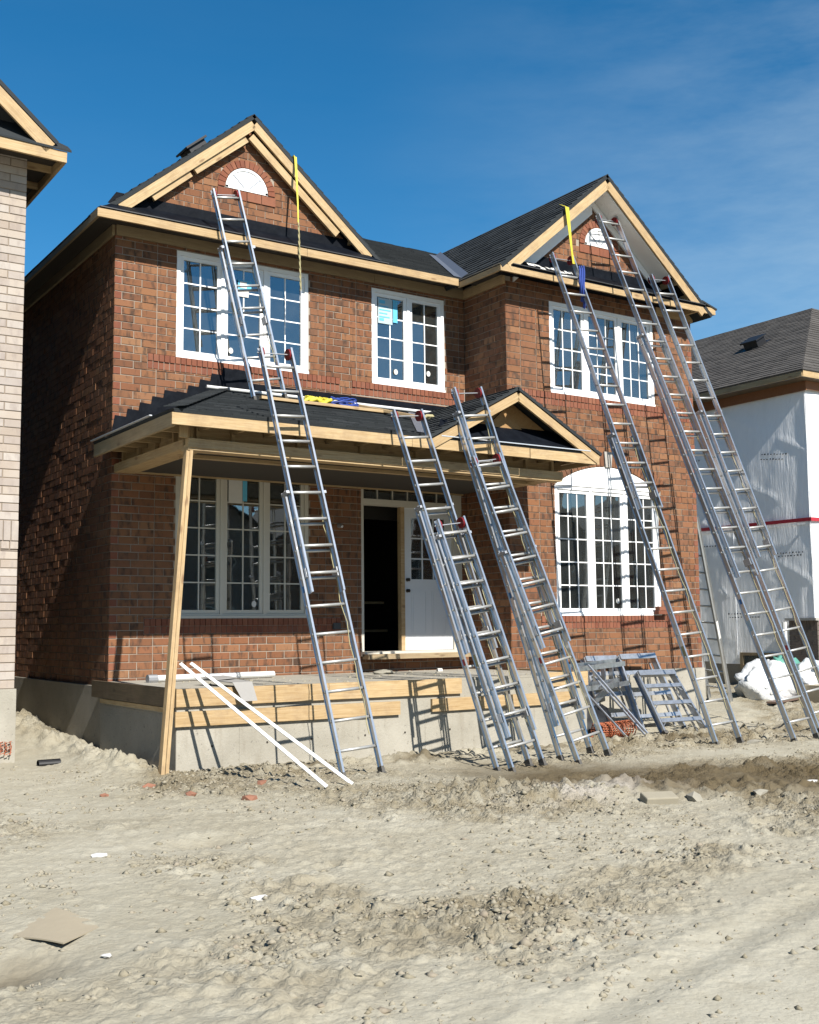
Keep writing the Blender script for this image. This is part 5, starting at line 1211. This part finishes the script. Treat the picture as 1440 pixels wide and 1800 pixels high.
# cups and rags on the porch near the door
tag(MB().tube([(4.55, -.55, .74), (4.62, -.56, .74)], .032, 10).build('paper_cup', 'paper_white'), 'small white cup lying on its side before the door', 'cup')
rag = blob('rag', (3.55, -.75, .75), (.16, .09, .035), 'stone', 480, amp=.5); tag(rag, 'crumpled grey rag on the porch slab by the doorway', 'rag')
# electrical bits on the wall
tag(MB().tube([(3.28, -.0, 2.78), (3.28, -.05, 2.78), (3.28, -.09, 2.76)], [.035, .03, .02], 10).build('wall_lamp_box', 'galv', house), None)
tag(MB().box(3.17, 3.29, -.03, -.001, 1.33, 1.42).build('outlet_box', 'dark_metal', house), None)
# cardboard sheet
cb_ = MB(); gx = [(-3.14, -7.73), (-2.98, -8.10), (-2.68, -7.80), (-2.79, -7.33)]
nz_ = 8; V = []
for i in range(nz_ + 1):
    for k in range(nz_ + 1):
        u, v = i / nz_, k / nz_; x = (gx[0][0] * (1 - u) + gx[1][0] * u) * (1 - v) + (gx[3][0] * (1 - u) + gx[2][0] * u) * v; y_ = (gx[0][1] * (1 - u) + gx[1][1] * u) * (1 - v) + (gx[3][1] * (1 - u) + gx[2][1] * u) * v
        V.append((x, y_, -.165 + .018 * math.sin(2.4 * u + 1.3 * v) + .012 * u * u))
zc = float(np.mean([H(*g) for g in gx])) + .168
cb_.v = [(x, y_, z + zc - .005) for x, y_, z in V] + [(x, y_, z + zc - .012) for x, y_, z in V]; k = (nz_ + 1) ** 2; w = nz_ + 1
for i in range(nz_):
    for j in range(nz_): q = (i * w + j, (i + 1) * w + j, (i + 1) * w + j + 1, i * w + j + 1); cb_.f += [q, tuple(p + k for p in reversed(q))]
for i in range(nz_):
    for (p, q) in ((i, i + 1), (nz_ * w + i, nz_ * w + i + 1), (i * w, (i + 1) * w), (i * w + nz_, (i + 1) * w + nz_)): cb_.f.append((p, q, q + k, p + k))
tag(cb_.build('cardboard_sheet', 'cardboard', None, False), 'flat beige cardboard sheet lying on the dirt in the lower left', 'cardboard')
# concrete block and big stones
bx, by = 2.62, -6.62; bo = MB().obox((0, 0, 0), (.155, .01, .004), (0, .075, .012), (0, -.008, .042)).build('concrete_block', 'block'); bo.location = (bx, by, H(bx, by) + .03); bo.rotation_euler = (0.1, .05, -.35); tag(bo, 'grey concrete block lying on the churned dirt below the ladders', 'block')
m = bo.modifiers.new('bevel', 'BEVEL'); m.width = .012; m.segments = 2
for (x, y_, r, lb) in ((2.95, -6.72, .085, 'pale rough stone beside the grey concrete block'), (7.22, -3.85, .11, 'stone between the feet of the rope-tied ladder'), (-.16, -6.05, .045, 'rounded pale stone on the clods near the middle of the yard'), (3.6, -6.9, .08, 'dark upright clod to the right of the concrete block')):
    o = chunk('stone', (x, y_, H(x, y_) + r * .15), r, 'stone', int(r * 9000) + 3); tag(o, lb, 'stone', 'loose stones in the yard')
for (x, y_, r, lb) in ((-2.15, -6.15, .05, 'crumpled white paper scrap by the shallow hollow'), (-1.75, -7.75, .055, 'long white paper scrap lying in the middle of the bare dirt'), (-2.85, -8.35, .03, 'tiny pinkish paper scrap below the cardboard sheet'), (4.4, -6.85, .06, 'flat white scrap beside the dark clod')):
    o = chunk('paper_scrap', (x, y_, H(x, y_) + .008), r * 1.1, 'paper_white', int(r * 7000) + 11, .35); tag(o, lb, 'litter', 'litter in the yard')
for i, (x, y_) in enumerate(((-1.25, -3.6), (-.62, -4.05), (-.3, -4.6), (-1.9, -1.8), (.25, -3.75), (-.75, -3.35))):
    o = chunk('brick_chip', (x, y_, H(x, y_) + .006), .045 + .012 * (i % 3), 'chip_red', 500 + i, .55)
    tag(o, ('broken red brick chip on the dirt left of the leaning post', 'broken red brick chip nearest the foot of the leaning post', 'broken red brick chip lowest down the yard before the porch corner', 'broken red brick chip in the gap between the two brick houses', 'broken red brick chip below the middle of the white strips', 'broken red brick chip straight out from the porch corner')[i], 'brick chip', 'broken brick chips by the porch')
# clods and pebbles: one mass
OCT = np.array([(1, 0, 0), (0, 1, 0), (-1, 0, 0), (0, -1, 0), (.15, -.1, 1), (0, 0, -1)], float)
OCF = np.array([(0, 1, 4), (1, 2, 4), (2, 3, 4), (3, 0, 4), (1, 0, 5), (2, 1, 5), (3, 2, 5), (0, 3, 5)])
N = 420000
px = rng.uniform(-4.2, 9.5, N); py = CY + 3.0 + 10.0 * rng.uniform(0, 1, N) ** 1.25
ok = np.abs(np.arctan2(px - CX, py - CY) - .589) < .40
_, wt_, _, rg_ = gfull(px, py)
cl = sstep(fbm(px, py, .55, 205, 4, .6), .40, .60)
dens = (.018 + .98 * rg_ * cl) * np.clip(9.0 / np.hypot(px - CX, py - CY), .4, 1.3) * .55
dens = np.where((px > -.13) & (px < 5.66) & (py > -2.48), 0, dens); dens = np.where((px > 5.5) & (py > -1.08), 0, dens); dens = np.where((px < .05) & (px > -3) & (py > -.45), 0, dens)
dens = dens * (1 - sstep(wt_, .15, .4)); ok &= rng.uniform(0, 1, N) < dens
px, py = px[ok], py[ok]; n_ = len(px)
pz_, _, _, _ = gfull(px, py)
rr = .0025 + .025 * rng.uniform(0, 1, n_) ** 4.6
th = rng.uniform(0, 6.28, n_); c_, s2_ = np.cos(th)[:, None], np.sin(th)[:, None]
q = OCT[None] * rng.uniform(.55, 1.35, (n_, 6, 1)) * rr[:, None, None] * np.stack([rng.uniform(.9, 1.7, n_), np.ones(n_), rng.uniform(.45, .95, n_)], 1)[:, None, :]
vs = np.stack([q[..., 0] * c_ - q[..., 1] * s2_ + px[:, None], q[..., 0] * s2_ + q[..., 1] * c_ + py[:, None], q[..., 2] + pz_[:, None]], -1).reshape(-1, 3)
fs = (OCF[None] + 6 * np.arange(n_)[:, None, None]).reshape(-1, 3)
me = bpy.data.meshes.new('gravel'); me.vertices.add(len(vs)); me.vertices.foreach_set('co', vs.reshape(-1).astype(np.float32))
me.loops.add(fs.size); me.loops.foreach_set('vertex_index', fs.reshape(-1).astype(np.int32)); me.polygons.add(len(fs)); me.polygons.foreach_set('loop_start', np.arange(0, fs.size, 3, dtype=np.int32)); me.polygons.foreach_set('loop_total', np.full(len(fs), 3, np.int32))
me.update(calc_edges=True); me.validate(); me.materials.append(MAT['clod'])
gv = bpy.data.objects.new('gravel', me); COL.objects.link(gv); tag(gv, 'scattered clods and pebbles of dry clay across the yard', 'gravel', kind='stuff')
